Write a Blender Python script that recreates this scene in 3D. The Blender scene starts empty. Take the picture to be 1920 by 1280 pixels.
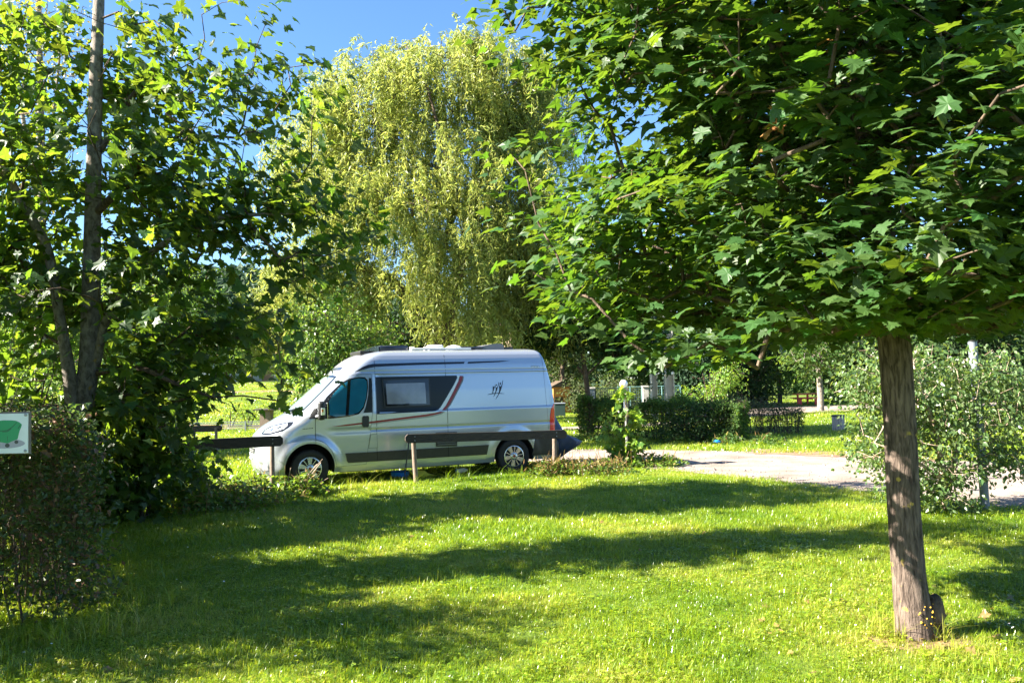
import bpy, bmesh, math, random
import numpy as np
from mathutils import Vector, Matrix

# ------------------------------------------------------------------ camera, light, exposure
SC = bpy.context.scene
COL = SC.collection
FPX, CAM_H, PITCH, ROLL = 1550.0, 1.854, math.radians(2.731), math.radians(1.392)
_fw = Vector((0, math.cos(PITCH), math.sin(PITCH)))
_u0 = Vector((0, -math.sin(PITCH), math.cos(PITCH)))
_r0 = Vector((1, 0, 0))
_rt = _r0 * math.cos(ROLL) - _u0 * math.sin(ROLL)
_up = _u0 * math.cos(ROLL) + _r0 * math.sin(ROLL)
cd = bpy.data.cameras.new('camera')
cam = bpy.data.objects.new('camera', cd)
COL.objects.link(cam)
cam.matrix_world = Matrix(((_rt.x, _up.x, -_fw.x, 0), (_rt.y, _up.y, -_fw.y, 0), (_rt.z, _up.z, -_fw.z, CAM_H), (0, 0, 0, 1)))
cd.sensor_width = 36.0
cd.lens = FPX / 1920 * 36.0
cd.clip_start = 0.05
cd.clip_end = 3000
SC.camera = cam

SUN_EL = math.radians(34.5)
SUN_H = Vector((-0.98, -0.19, 0)).normalized()          # towards the sun, on the map
SUN_V = Vector((SUN_H.x * math.cos(SUN_EL), SUN_H.y * math.cos(SUN_EL), math.sin(SUN_EL)))
w = bpy.data.worlds.new('World')
SC.world = w
w.use_nodes = True
nt = w.node_tree
nt.nodes.clear()
sky = nt.nodes.new('ShaderNodeTexSky')
sky.sky_type = 'NISHITA'
sky.sun_disc = False
sky.sun_elevation = SUN_EL
sky.sun_rotation = math.atan2(SUN_H.x, SUN_H.y)
sky.altitude = 600
sky.air_density = 1.0
sky.dust_density = 0.7
sky.ozone_density = 4.5
bg = nt.nodes.new('ShaderNodeBackground')
bg.inputs[1].default_value = 0.050
wo = nt.nodes.new('ShaderNodeOutputWorld')
hs_ = nt.nodes.new('ShaderNodeHueSaturation')
hs_.inputs['Saturation'].default_value = 1.10
nt.links.new(sky.outputs[0], hs_.inputs['Color'])
nt.links.new(hs_.outputs[0], bg.inputs[0])
nt.links.new(bg.outputs[0], wo.inputs[0])
sd = bpy.data.lights.new('sun', 'SUN')
sun = bpy.data.objects.new('sun', sd)
COL.objects.link(sun)
sd.energy = 5.0
sd.angle = math.radians(0.5)
sd.color = (1.0, 0.93, 0.80)
sun.rotation_euler = SUN_V.to_track_quat('Z', 'Y').to_euler()
SC.view_settings.view_transform = 'Standard'
SC.view_settings.look = 'None'
SC.view_settings.exposure = 2.70
SC.view_settings.gamma = 1.0
SC.view_settings.use_curve_mapping = False
SC.render.engine = 'CYCLES'
SC.cycles.max_bounces = 8
SC.cycles.transparent_max_bounces = 8
SC.cycles.use_denoising = True
SC.cycles.sample_clamp_indirect = 6.0

RNG = np.random.default_rng(7)
random.seed(7)


def at(px, py, D):
    """the point seen at a place of the photograph when it lies D metres ahead"""
    r = _fw + _rt * ((px - 960) / FPX) - _up * ((py - 640) / FPX)
    return Vector((0, 0, CAM_H)) + r * (D / r.y)


def smooth(a, b, x):
    t = np.clip((np.asarray(x, float) - a) / (b - a), 0, 1)
    return t * t * (3 - 2 * t)


# van frame: origin on the ground under the front axle, X to the nose, Y to its left side
VAN_O = Vector((-4.1224, 16.0833, 0.0))
VAN_YAW = 0.39549
VF = Vector((-math.cos(VAN_YAW), -math.sin(VAN_YAW), 0))
VL = Vector((math.sin(VAN_YAW), -math.cos(VAN_YAW), 0))


def vanw(X, Y, Z=0.0):
    return VAN_O + VF * X + VL * Y + Vector((0, 0, Z))


def ground_z(x, y):
    x = np.asarray(x, float)
    y = np.asarray(y, float)
    dl = (x - VAN_O.x) * VL.x + (y - VAN_O.y) * VL.y
    a = (x - VAN_O.x) * VF.x + (y - VAN_O.y) * VF.y
    berm = 0.06 * np.exp(-((dl - 2.05) / 0.62) ** 2) * smooth(-6.2, -4.6, a) * (1 - smooth(5, 8, a))
    rise = 2.3 * smooth(30, 66, y) * (1 - smooth(-15, -7, x)) + 2.0 * smooth(66, 160, y) * (1 - smooth(-15, -7, x))
    bump = 0.012 * np.sin(x * 1.9 + 0.7 * y) * np.sin(y * 1.3 - 0.4 * x) + 0.008 * np.sin(x * 4.3 + 1.1) * np.cos(y * 3.7)
    bump = bump * (1 - smooth(12.5, 14, y))
    return berm + rise + bump


# ------------------------------------------------------------------ naming helpers
def link(o, parent=None):
    COL.objects.link(o)
    if parent is not None:
        o.parent = parent
    return o


def tag(o, label=None, cat=None, group=None, kind=None):
    if label:
        o['label'] = label
    if cat:
        o['category'] = cat
    if group:
        o['group'] = group
    if kind:
        o['kind'] = kind
    return o


def thing(name, label, cat, loc=(0, 0, 0), rz=0.0, group=None):
    o = bpy.data.objects.new(name, None)
    o.empty_display_size = 0.2
    o.location = loc
    o.rotation_euler = (0, 0, rz)
    link(o)
    return tag(o, label, cat, group)


def copy_tree(o, parent=None):
    c = o.copy()
    COL.objects.link(c)
    c.parent = parent
    for ch in list(o.children):
        copy_tree(ch, c)
    return c


def mesh_np(name, V, tris=None, quads=None, mat=None, parent=None, smooth_sh=False, loc=None):
    me = bpy.data.meshes.new(name)
    V = np.asarray(V, np.float32)
    tris = np.zeros((0, 3), np.int32) if tris is None else np.asarray(tris, np.int32).reshape(-1, 3)
    quads = np.zeros((0, 4), np.int32) if quads is None else np.asarray(quads, np.int32).reshape(-1, 4)
    me.vertices.add(len(V))
    me.vertices.foreach_set('co', V.ravel())
    nl = tris.size + quads.size
    me.loops.add(nl)
    me.loops.foreach_set('vertex_index', np.concatenate([tris.ravel(), quads.ravel()]).astype(np.int32))
    me.polygons.add(len(tris) + len(quads))
    st = np.concatenate([np.arange(len(tris)) * 3, tris.size + np.arange(len(quads)) * 4]).astype(np.int32)
    me.polygons.foreach_set('loop_start', st)
    me.polygons.foreach_set('use_smooth', np.full(len(st), smooth_sh))
    me.update(calc_edges=True)
    if mat is not None:
        me.materials.append(mat)
    o = bpy.data.objects.new(name, me)
    if loc is not None:
        o.location = loc
    return link(o, parent)


def obj_bm(name, bm, mat, parent=None, smooth_angle=None, loc=None):
    me = bpy.data.meshes.new(name)
    bmesh.ops.recalc_face_normals(bm, faces=bm.faces)
    if smooth_angle is not None:
        for f in bm.faces:
            f.smooth = True
    bm.to_mesh(me)
    bm.free()
    if smooth_angle is not None:
        me.set_sharp_from_angle(angle=math.radians(smooth_angle))
    if mat is not None:
        me.materials.append(mat)
    o = bpy.data.objects.new(name, me)
    if loc is not None:
        o.location = loc
    return link(o, parent)


def bm_box(bm, c, s, rot=None, bevel=0.0, seg=1):
    m = Matrix.Translation(Vector(c)) @ (rot.to_4x4() if rot is not None else Matrix.Identity(4)) @ Matrix.Diagonal((s[0], s[1], s[2], 1))
    r = bmesh.ops.create_cube(bm, size=1.0, matrix=m)
    if bevel > 0:
        es = list({e for v in r['verts'] for e in v.link_edges})
        bmesh.ops.bevel(bm, geom=es, offset=bevel, segments=seg, affect='EDGES', profile=0.5)


def bm_tube(bm, pts, radii, n=8, cap=True):
    rings = []
    pts = [Vector(p) for p in pts]
    ref = Vector((0.13, 0.27, 0.95)).normalized()
    for i, p in enumerate(pts):
        d = (pts[min(i + 1, len(pts) - 1)] - pts[max(i - 1, 0)]).normalized()
        if abs(d.dot(ref)) > 0.97:
            ref = Vector((0.9, 0.3, 0.1)).normalized()
        a = d.cross(ref).normalized()
        b = d.cross(a)
        ref = b.cross(d) if False else ref
        r = radii[i] if hasattr(radii, '__len__') else radii
        rings.append([bm.verts.new(p + (a * math.cos(t) + b * math.sin(t)) * r) for t in [2 * math.pi * k / n for k in range(n)]])
    for A, B in zip(rings, rings[1:]):
        for k in range(n):
            bm.faces.new((A[k], A[(k + 1) % n], B[(k + 1) % n], B[k]))
    if cap:
        bm.faces.new(list(reversed(rings[0])))
        bm.faces.new(rings[-1])


def bm_prism(bm, poly, d0, d1, axes='xz'):
    """polygon in two axes extruded along the third"""
    def mk(p, d):
        return {'xz': (p[0], d, p[1]), 'yz': (d, p[0], p[1]), 'xy': (p[0], p[1], d)}[axes]
    A = [bm.verts.new(mk(p, d0)) for p in poly]
    B = [bm.verts.new(mk(p, d1)) for p in poly]
    n = len(poly)
    bm.faces.new(A)
    bm.faces.new(list(reversed(B)))
    for k in range(n):
        bm.faces.new((A[k], B[k], B[(k + 1) % n], A[(k + 1) % n]))


def bm_lathe(bm, prof, n=24, axis='z', c=(0, 0, 0)):
    rings = []
    for r, z in prof:
        ring = []
        for k in range(n):
            t = 2 * math.pi * k / n
            p = (r * math.cos(t), r * math.sin(t), z) if axis == 'z' else (r * math.cos(t), z, r * math.sin(t))
            ring.append(bm.verts.new((p[0] + c[0], p[1] + c[1], p[2] + c[2])))
        rings.append(ring)
    for A, B in zip(rings, rings[1:]):
        for k in range(n):
            bm.faces.new((A[k], A[(k + 1) % n], B[(k + 1) % n], B[k]))
    bm.faces.new(list(reversed(rings[0])))
    bm.faces.new(rings[-1])


# ------------------------------------------------------------------ materials
def new_mat(name):
    m = bpy.data.materials.new(name)
    m.use_nodes = True
    n = m.node_tree.nodes
    return m, n, m.node_tree.links, n['Principled BSDF']


def pmat(name, col, rough=0.5, metal=0.0, spec=0.5, coat=0.0, noise=0.0, nscale=8.0, bump=0.0, bscale=60.0, stretch=None):
    m, n, l, p = new_mat(name)
    p.inputs['Base Color'].default_value = (*col, 1)
    p.inputs['Roughness'].default_value = rough
    p.inputs['Metallic'].default_value = metal
    p.inputs['Specular IOR Level'].default_value = spec
    p.inputs['Coat Weight'].default_value = coat
    p.inputs['Coat Roughness'].default_value = 0.04
    tc = None
    if noise > 0 or bump > 0:
        tc = n.new('ShaderNodeTexCoord')
        mp = n.new('ShaderNodeMapping')
        if stretch:
            mp.inputs['Scale'].default_value = stretch
        l.new(tc.outputs['Object'], mp.inputs[0])
    if noise > 0:
        t = n.new('ShaderNodeTexNoise')
        t.inputs['Scale'].default_value = nscale
        t.inputs['Detail'].default_value = 6
        l.new(mp.outputs[0], t.inputs['Vector'])
        r = n.new('ShaderNodeValToRGB')
        r.color_ramp.elements[0].position = 0.3
        r.color_ramp.elements[1].position = 0.7
        r.color_ramp.elements[0].color = (*[c * (1 - noise) for c in col], 1)
        r.color_ramp.elements[1].color = (*[min(1, c * (1 + noise)) for c in col], 1)
        l.new(t.outputs['Fac'], r.inputs[0])
        l.new(r.outputs[0], p.inputs['Base Color'])
    if bump > 0:
        t = n.new('ShaderNodeTexNoise')
        t.inputs['Scale'].default_value = bscale
        t.inputs['Detail'].default_value = 5
        l.new(mp.outputs[0], t.inputs['Vector'])
        b = n.new('ShaderNodeBump')
        b.inputs['Strength'].default_value = bump
        b.inputs['Distance'].default_value = 0.02
        l.new(t.outputs['Fac'], b.inputs['Height'])
        l.new(b.outputs[0], p.inputs['Normal'])
    return m


def leaf_mat(name, col, tcol, trans=0.45, rough=0.38, spec=0.5, hue=0.03, val=0.5, yellow=None, yfrac=0.0):
    """leaf: diffuse and gloss on top, light shining through from behind; every leaf a little different"""
    m, n, l, p = new_mat(name)
    g = n.new('ShaderNodeNewGeometry')
    oi = n.new('ShaderNodeObjectInfo')
    ad = n.new('ShaderNodeMath')
    ad.operation = 'ADD'
    l.new(g.outputs['Random Per Island'], ad.inputs[0])
    l.new(oi.outputs['Random'], ad.inputs[1])
    fr = n.new('ShaderNodeMath')
    fr.operation = 'FRACT'
    l.new(ad.outputs[0], fr.inputs[0])
    wn = n.new('ShaderNodeTexWhiteNoise')
    wn.noise_dimensions = '1D'
    l.new(fr.outputs[0], wn.inputs['W'])

    def hsv(c):
        h = n.new('ShaderNodeHueSaturation')
        mh = n.new('ShaderNodeMapRange')
        mh.inputs['To Min'].default_value = 0.5 - hue
        mh.inputs['To Max'].default_value = 0.5 + hue * 0.6
        l.new(fr.outputs[0], mh.inputs['Value'])
        l.new(mh.outputs[0], h.inputs['Hue'])
        mv = n.new('ShaderNodeMapRange')
        mv.inputs['To Min'].default_value = 1 - val * 0.6
        mv.inputs['To Max'].default_value = 1 + val * 0.6
        l.new(wn.outputs['Value'], mv.inputs['Value'])
        l.new(mv.outputs[0], h.inputs['Value'])
        h.inputs['Color'].default_value = (*c, 1)
        if yellow is None:
            return h.outputs[0]
        mx = n.new('ShaderNodeMix')
        mx.data_type = 'RGBA'
        gt = n.new('ShaderNodeMath')
        gt.operation = 'GREATER_THAN'
        gt.inputs[1].default_value = 1 - yfrac
        l.new(wn.outputs['Value'], gt.inputs[0])
        l.new(gt.outputs[0], mx.inputs['Factor'])
        l.new(h.outputs[0], mx.inputs[6])
        mx.inputs[7].default_value = (*yellow, 1)
        return mx.outputs[2]
    l.new(hsv(col), p.inputs['Base Color'])
    p.inputs['Roughness'].default_value = rough
    p.inputs['Specular IOR Level'].default_value = spec
    t = n.new('ShaderNodeBsdfTranslucent')
    l.new(hsv(tcol), t.inputs['Color'])
    mx = n.new('ShaderNodeMixShader')
    mx.inputs[0].default_value = trans
    l.new(p.outputs[0], mx.inputs[1])
    l.new(t.outputs[0], mx.inputs[2])
    l.new(mx.outputs[0], n['Material Output'].inputs['Surface'])
    return m


def bark_mat(name, dark, light, vscale=26.0, zsq=0.16, bump=0.9, lichen=None):
    m, n, l, p = new_mat(name)
    tc = n.new('ShaderNodeTexCoord')
    mp = n.new('ShaderNodeMapping')
    mp.inputs['Scale'].default_value = (1, 1, zsq)
    l.new(tc.outputs['Object'], mp.inputs[0])
    ns = n.new('ShaderNodeTexNoise')
    ns.inputs['Scale'].default_value = 7
    ns.inputs['Detail'].default_value = 4
    l.new(mp.outputs[0], ns.inputs['Vector'])
    mxv = n.new('ShaderNodeMix')
    mxv.data_type = 'VECTOR'
    mxv.inputs['Factor'].default_value = 0.035
    l.new(mp.outputs[0], mxv.inputs[4])
    l.new(ns.outputs['Color'], mxv.inputs[5])
    v = n.new('ShaderNodeTexNoise')
    v.inputs['Scale'].default_value = vscale
    v.inputs['Detail'].default_value = 7
    v.inputs['Roughness'].default_value = 0.6
    v.inputs['Distortion'].default_value = 0.5
    l.new(mxv.outputs[1], v.inputs['Vector'])
    r = n.new('ShaderNodeValToRGB')
    r.color_ramp.elements[0].position = 0.36
    r.color_ramp.elements[1].position = 0.60
    r.color_ramp.elements[0].color = (*dark, 1)
    r.color_ramp.elements[1].color = (*light, 1)
    l.new(v.outputs['Fac'], r.inputs[0])
    n2 = n.new('ShaderNodeTexNoise')
    n2.inputs['Scale'].default_value = 5
    n2.inputs['Detail'].default_value = 8
    l.new(tc.outputs['Object'], n2.inputs['Vector'])
    mx = n.new('ShaderNodeMix')
    mx.data_type = 'RGBA'
    mx.blend_type = 'MULTIPLY'
    mx.inputs['Factor'].default_value = 0.75
    l.new(r.outputs[0], mx.inputs[6])
    r2 = n.new('ShaderNodeValToRGB')
    r2.color_ramp.elements[0].position = 0.3
    r2.color_ramp.elements[1].position = 0.7
    r2.color_ramp.elements[0].color = (0.6, 0.58, 0.55, 1)
    r2.color_ramp.elements[1].color = (1.1, 1.08, 1.05, 1)
    l.new(n2.outputs['Fac'], r2.inputs[0])
    l.new(r2.outputs[0], mx.inputs[7])
    out = mx.outputs[2]
    if lichen:
        n3 = n.new('ShaderNodeTexNoise')
        n3.inputs['Scale'].default_value = 9
        n3.inputs['Detail'].default_value = 3
        l.new(tc.outputs['Object'], n3.inputs['Vector'])
        r3 = n.new('ShaderNodeValToRGB')
        r3.color_ramp.elements[0].position = 0.66
        r3.color_ramp.elements[1].position = 0.72
        l.new(n3.outputs['Fac'], r3.inputs[0])
        m3 = n.new('ShaderNodeMix')
        m3.data_type = 'RGBA'
        l.new(r3.outputs[0], m3.inputs['Factor'])
        l.new(out, m3.inputs[6])
        m3.inputs[7].default_value = (*lichen, 1)
        out = m3.outputs[2]
    l.new(out, p.inputs['Base Color'])
    p.inputs['Roughness'].default_value = 0.9
    p.inputs['Specular IOR Level'].default_value = 0.2
    b = n.new('ShaderNodeBump')
    b.inputs['Strength'].default_value = bump
    b.inputs['Distance'].default_value = 0.03
    l.new(v.outputs['Fac'], b.inputs['Height'])
    l.new(b.outputs[0], p.inputs['Normal'])
    return m


def world_mix(name, cols, scale, rough=0.95, bump=0.3, bscale=40, fine=30, spec=0.2):
    """ground surfaces: colours mixed by two sizes of noise"""
    m, n, l, p = new_mat(name)
    g = n.new('ShaderNodeNewGeometry')
    t1 = n.new('ShaderNodeTexNoise')
    t1.inputs['Scale'].default_value = scale
    t1.inputs['Detail'].default_value = 5
    l.new(g.outputs['Position'], t1.inputs['Vector'])
    t2 = n.new('ShaderNodeTexNoise')
    t2.inputs['Scale'].default_value = fine
    t2.inputs['Detail'].default_value = 4
    l.new(g.outputs['Position'], t2.inputs['Vector'])
    ad = n.new('ShaderNodeMath')
    ad.operation = 'MULTIPLY_ADD'
    ad.inputs[1].default_value = 0.45
    l.new(t2.outputs['Fac'], ad.inputs[0])
    mu = n.new('ShaderNodeMath')
    mu.operation = 'MULTIPLY'
    mu.inputs[1].default_value = 0.55
    l.new(t1.outputs['Fac'], mu.inputs[0])
    l.new(mu.outputs[0], ad.inputs[2])
    r = n.new('ShaderNodeValToRGB')
    e = r.color_ramp.elements
    while len(e) < len(cols):
        e.new(0.5)
    for k, c in enumerate(cols):
        e[k].position = 0.34 + 0.32 * k / (len(cols) - 1)
        e[k].color = (*c, 1)
    l.new(ad.outputs[0], r.inputs[0])
    l.new(r.outputs[0], p.inputs['Base Color'])
    p.inputs['Roughness'].default_value = rough
    p.inputs['Specular IOR Level'].default_value = spec
    tb = n.new('ShaderNodeTexNoise')
    tb.inputs['Scale'].default_value = bscale
    tb.inputs['Detail'].default_value = 4
    l.new(g.outputs['Position'], tb.inputs['Vector'])
    b = n.new('ShaderNodeBump')
    b.inputs['Strength'].default_value = bump
    b.inputs['Distance'].default_value = 0.03
    l.new(tb.outputs['Fac'], b.inputs['Height'])
    l.new(b.outputs[0], p.inputs['Normal'])
    return m


M = {}
M['turf'] = world_mix('turf', [(0.045, 0.080, 0.008), (0.085, 0.130, 0.014), (0.13, 0.15, 0.025)], 0.7, bump=0.8, bscale=25)
M['meadow'] = M['turf']
M['gravel'] = world_mix('gravel', [(0.13, 0.10, 0.08), (0.235, 0.19, 0.16), (0.33, 0.28, 0.24)], 1.3, bump=0.35, bscale=60, fine=45)
M['soil'] = world_mix('soil', [(0.10, 0.06, 0.035), (0.20, 0.13, 0.08), (0.30, 0.2, 0.13)], 3.0, bump=0.6)
M['hillwood'] = world_mix('hillwood', [(0.012, 0.030, 0.018), (0.030, 0.055, 0.025), (0.05, 0.085, 0.03)], 0.05, bump=1.0, bscale=0.25, fine=0.35)
M['maple_leaf'] = leaf_mat('maple_leaf', (0.030, 0.070, 0.018), (0.17, 0.31, 0.018), trans=0.30, rough=0.48, spec=0.30, val=0.5)
M['sycamore_leaf'] = leaf_mat('sycamore_leaf', (0.026, 0.062, 0.016), (0.215, 0.345, 0.020), trans=0.42, rough=0.46, spec=0.35, val=0.55)
M['willow_leaf'] = leaf_mat('willow_leaf', (0.20, 0.24, 0.058), (0.47, 0.53, 0.105), trans=0.48, rough=0.45, val=0.45, hue=0.025)
M['birch_leaf'] = leaf_mat('birch_leaf', (0.070, 0.120, 0.038), (0.30, 0.44, 0.06), trans=0.35, rough=0.38, spec=0.6, val=0.55)
M['lime_leaf'] = leaf_mat('lime_leaf', (0.10, 0.19, 0.03), (0.36, 0.52, 0.04), trans=0.45, val=0.4)
M['bush_leaf'] = leaf_mat('bush_leaf', (0.075, 0.145, 0.03), (0.28, 0.44, 0.05), trans=0.40, val=0.5)
M['dark_leaf'] = leaf_mat('dark_leaf', (0.020, 0.045, 0.014), (0.08, 0.16, 0.02), trans=0.28, rough=0.62, spec=0.2, val=0.5)  # shade of the far trees is put into this darker green
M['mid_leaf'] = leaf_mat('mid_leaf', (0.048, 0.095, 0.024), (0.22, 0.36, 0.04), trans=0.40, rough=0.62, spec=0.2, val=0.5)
M['olive_leaf'] = leaf_mat('olive_leaf', (0.060, 0.082, 0.032), (0.15, 0.20, 0.05), trans=0.35, rough=0.62, spec=0.2, val=0.5)
M['hedge_leaf'] = leaf_mat('hedge_leaf', (0.048, 0.078, 0.024), (0.18, 0.29, 0.04), trans=0.30, rough=0.38, spec=0.45, val=0.6, yellow=(0.17, 0.095, 0.055), yfrac=0.22)
M['poplar_leaf'] = leaf_mat('poplar_leaf', (0.17, 0.17, 0.04), (0.42, 0.40, 0.06), trans=0.45, val=0.5)
M['weed_leaf'] = leaf_mat('weed_leaf', (0.085, 0.15, 0.025), (0.26, 0.40, 0.03), trans=0.40, val=0.5, yellow=(0.25, 0.19, 0.07), yfrac=0.12)
M['dry_leaf'] = leaf_mat('dry_leaf', (0.24, 0.17, 0.06), (0.35, 0.26, 0.06), trans=0.3, val=0.5)
M['orange_leaf'] = leaf_mat('orange_leaf', (0.34, 0.17, 0.06), (0.45, 0.25, 0.06), trans=0.4, val=0.3)
M['conifer_leaf'] = leaf_mat('conifer_leaf', (0.018, 0.045, 0.020), (0.05, 0.11, 0.03), trans=0.2, rough=0.62, spec=0.2, val=0.5)
M['bark_maple'] = bark_mat('bark_maple', (0.045, 0.033, 0.027), (0.175, 0.133, 0.110), 46, 0.16, 1.0, lichen=(0.36, 0.26, 0.06))
M['bark_grey'] = bark_mat('bark_grey', (0.115, 0.095, 0.08), (0.28, 0.245, 0.215), 20, 0.6, 0.35, lichen=(0.30, 0.20, 0.06))
M['bark_dark'] = bark_mat('bark_dark', (0.05, 0.036, 0.026), (0.15, 0.11, 0.08), 24, 0.2, 0.8)
M['bark_birch'] = bark_mat('bark_birch', (0.20, 0.14, 0.10), (0.52, 0.42, 0.33), 9, 1.6, 0.3)
M['bark_dead'] = bark_mat('bark_dead', (0.20, 0.14, 0.10), (0.46, 0.36, 0.29), 16, 0.12, 0.8)
M['twig_red'] = pmat('twig_red', (0.07, 0.042, 0.028), 0.7, noise=0.3)
M['timber'] = pmat('timber', (0.042, 0.030, 0.023), 0.75, noise=0.45, nscale=6, bump=0.5, bscale=18, stretch=(1.2, 1.2, 14))
M['post_wood'] = pmat('post_wood', (0.20, 0.145, 0.11), 0.85, noise=0.4, nscale=10, bump=0.5, bscale=20, stretch=(14, 14, 1.2))
M['paint'] = pmat('silver_paint', (0.42, 0.455, 0.515), 0.25, metal=0.58, coat=0.55)
M['paint_white'] = pmat('bumper_paint', (0.62, 0.62, 0.62), 0.32, metal=0.3, coat=0.4)
M['black_plastic'] = pmat('black_plastic', (0.018, 0.018, 0.019), 0.45, noise=0.2, nscale=20)
M['arch_black'] = pmat('arch_black', (0.008, 0.008, 0.008), 0.9)
M['seam'] = pmat('seam_dark', (0.03, 0.03, 0.032), 0.7)
M['glass_black'] = pmat('black_window', (0.012, 0.013, 0.016), 0.05, spec=0.6)
M['blind_teal'] = pmat('window_over_blue_blind', (0.012, 0.135, 0.215), 0.08, spec=0.7, noise=0.15, nscale=3)
M['blind_pale'] = pmat('windscreen_over_pale_blind', (0.17, 0.235, 0.225), 0.12, spec=0.8, noise=0.08, nscale=4)
M['blind_grey'] = pmat('window_over_grey_blind', (0.22, 0.22, 0.25), 0.10, spec=0.8, noise=0.12, nscale=6)
M['decal_black'] = pmat('decal_black', (0.010, 0.012, 0.020), 0.25, spec=0.5)
M['decal_dark'] = pmat('decal_anthracite', (0.008, 0.012, 0.018), 0.30, spec=0.3)
M['decal_red'] = pmat('decal_red', (0.24, 0.010, 0.016), 0.3)
M['decal_white'] = pmat('decal_white', (0.72, 0.73, 0.74), 0.3)
M['decal_grey'] = pmat('decal_grey', (0.12, 0.125, 0.13), 0.35)
M['red_lens'] = pmat('red_lens', (0.75, 0.012, 0.012), 0.12, spec=0.8, coat=0.5)
M['clear_lens'] = pmat('clear_lens', (0.72, 0.74, 0.78), 0.10, metal=0.35, spec=0.8, coat=0.6)
M['chrome'] = pmat('chrome', (0.75, 0.76, 0.78), 0.12, metal=1.0)
M['amber'] = pmat('amber_lens', (0.65, 0.16, 0.02), 0.2)
M['rim'] = pmat('wheel_silver', (0.52, 0.53, 0.55), 0.26, metal=0.75, noise=0.1, nscale=30)
M['tyre'] = pmat('tyre_rubber', (0.014, 0.014, 0.015), 0.8, noise=0.25, nscale=40)
M['white_plastic'] = pmat('white_plastic', (0.74, 0.73, 0.70), 0.4, noise=0.05, nscale=10)
M['grey_plastic'] = pmat('grey_plastic', (0.25, 0.25, 0.27), 0.35)
M['panel_dark'] = pmat('dark_acrylic', (0.022, 0.028, 0.05), 0.18)
M['roofgrey'] = pmat('roof_film', (0.14, 0.14, 0.155), 0.35)
M['tarp'] = pmat('blue_tarp', (0.045, 0.065, 0.135), 0.55, noise=0.25, nscale=5, bump=0.5, bscale=9)
M['blue_plastic'] = pmat('blue_plastic', (0.02, 0.22, 0.70), 0.35)
M['yellow_plastic'] = pmat('yellow_plastic', (0.55, 0.50, 0.03), 0.4)
M['rubber_cable'] = pmat('rubber_cable', (0.02, 0.02, 0.02), 0.6)
M['concrete'] = pmat('concrete', (0.40, 0.37, 0.34), 0.85, noise=0.18, nscale=6, bump=0.2, bscale=40)
M['concrete_pale'] = pmat('concrete_pale', (0.36, 0.34, 0.31), 0.85, noise=0.2, nscale=3, bump=0.2, bscale=30)
M['globe'] = pmat('white_globe', (0.85, 0.85, 0.86), 0.25, spec=0.5)
M['steel_grey'] = pmat('painted_steel_grey', (0.17, 0.19, 0.23), 0.55, metal=0.0, noise=0.1, nscale=10)
M['gate_green'] = pmat('dark_green_steel', (0.02, 0.045, 0.04), 0.5)
M['fence_teal'] = pmat('pale_green_steel', (0.10, 0.20, 0.20), 0.5)
M['red_steel'] = pmat('red_paint', (0.62, 0.05, 0.05), 0.5)
M['orange_wall'] = pmat('orange_render', (0.55, 0.20, 0.045), 0.7, noise=0.25, nscale=4)
M['bin_wood'] = pmat('bin_panel', (0.36, 0.30, 0.26), 0.8, noise=0.2, nscale=8, stretch=(6, 6, 1))
M['bin_lid'] = pmat('bin_lid', (0.05, 0.04, 0.06), 0.4)
M['house_wall'] = pmat('house_stone', (0.22, 0.24, 0.28), 0.9, noise=0.25, nscale=1.5, bump=0.5, bscale=3)  # blue-grey of the house's shade is put into the wall colour
M['house_roof'] = pmat('house_roof', (0.30, 0.16, 0.11), 0.85, noise=0.25, nscale=2)
M['house_door'] = pmat('house_door', (0.16, 0.09, 0.07), 0.7)
M['house_glass'] = pmat('house_glass', (0.03, 0.04, 0.06), 0.1)
M['sign_white'] = pmat('sign_white', (0.66, 0.67, 0.70), 0.35, noise=0.04, nscale=6)
M['sign_board'] = pmat('sign_board', (0.16, 0.13, 0.12), 0.7, noise=0.2, nscale=6)
M['sign_green'] = pmat('sign_green', (0.005, 0.25, 0.10), 0.35)
M['sign_greend'] = pmat('sign_dark_green', (0.004, 0.10, 0.05), 0.35)
M['sign_shadow'] = pmat('sign_mauve_print', (0.32, 0.30, 0.37), 0.35)
M['sign_ink'] = pmat('sign_ink', (0.04, 0.045, 0.05), 0.4)
M['bird_black'] = pmat('bird_black', (0.010, 0.010, 0.011), 0.5)
M['beak'] = pmat('beak_orange', (0.75, 0.20, 0.02), 0.4)
M['plate'] = pmat('plate_white', (0.72, 0.72, 0.70), 0.4)
M['petal_white'] = pmat('petal_white', (0.75, 0.75, 0.72), 0.6)
M['fungus'] = pmat('orange_lichen', (0.50, 0.30, 0.03), 0.8)

# ------------------------------------------------------------------ ground, paths, hill
def axis(lo, hi, step, far, grow=1.25):
    a = list(np.arange(lo, hi + 1e-6, step))
    s = step
    while a[-1] < far:
        s *= grow
        a.append(a[-1] + s)
    s = step
    b = [lo]
    while b[-1] > -far:
        s *= grow
        b.append(b[-1] - s)
    return np.array(sorted(set(b + a)))


gx = axis(-16, 16, 0.3, 2200)
gy = axis(2, 26, 0.3, 2200)
GX, GY = np.meshgrid(gx, gy)
GV = np.stack([GX, GY, ground_z(GX, GY)], -1).reshape(-1, 3)
nx, ny = len(gx), len(gy)
ii = (np.arange(ny - 1)[:, None] * nx + np.arange(nx - 1)[None]).ravel()
ground = mesh_np('ground', GV, None, np.stack([ii, ii + 1, ii + nx + 1, ii + nx], -1), M['turf'], smooth_sh=True)
tag(ground, kind='structure')


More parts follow.
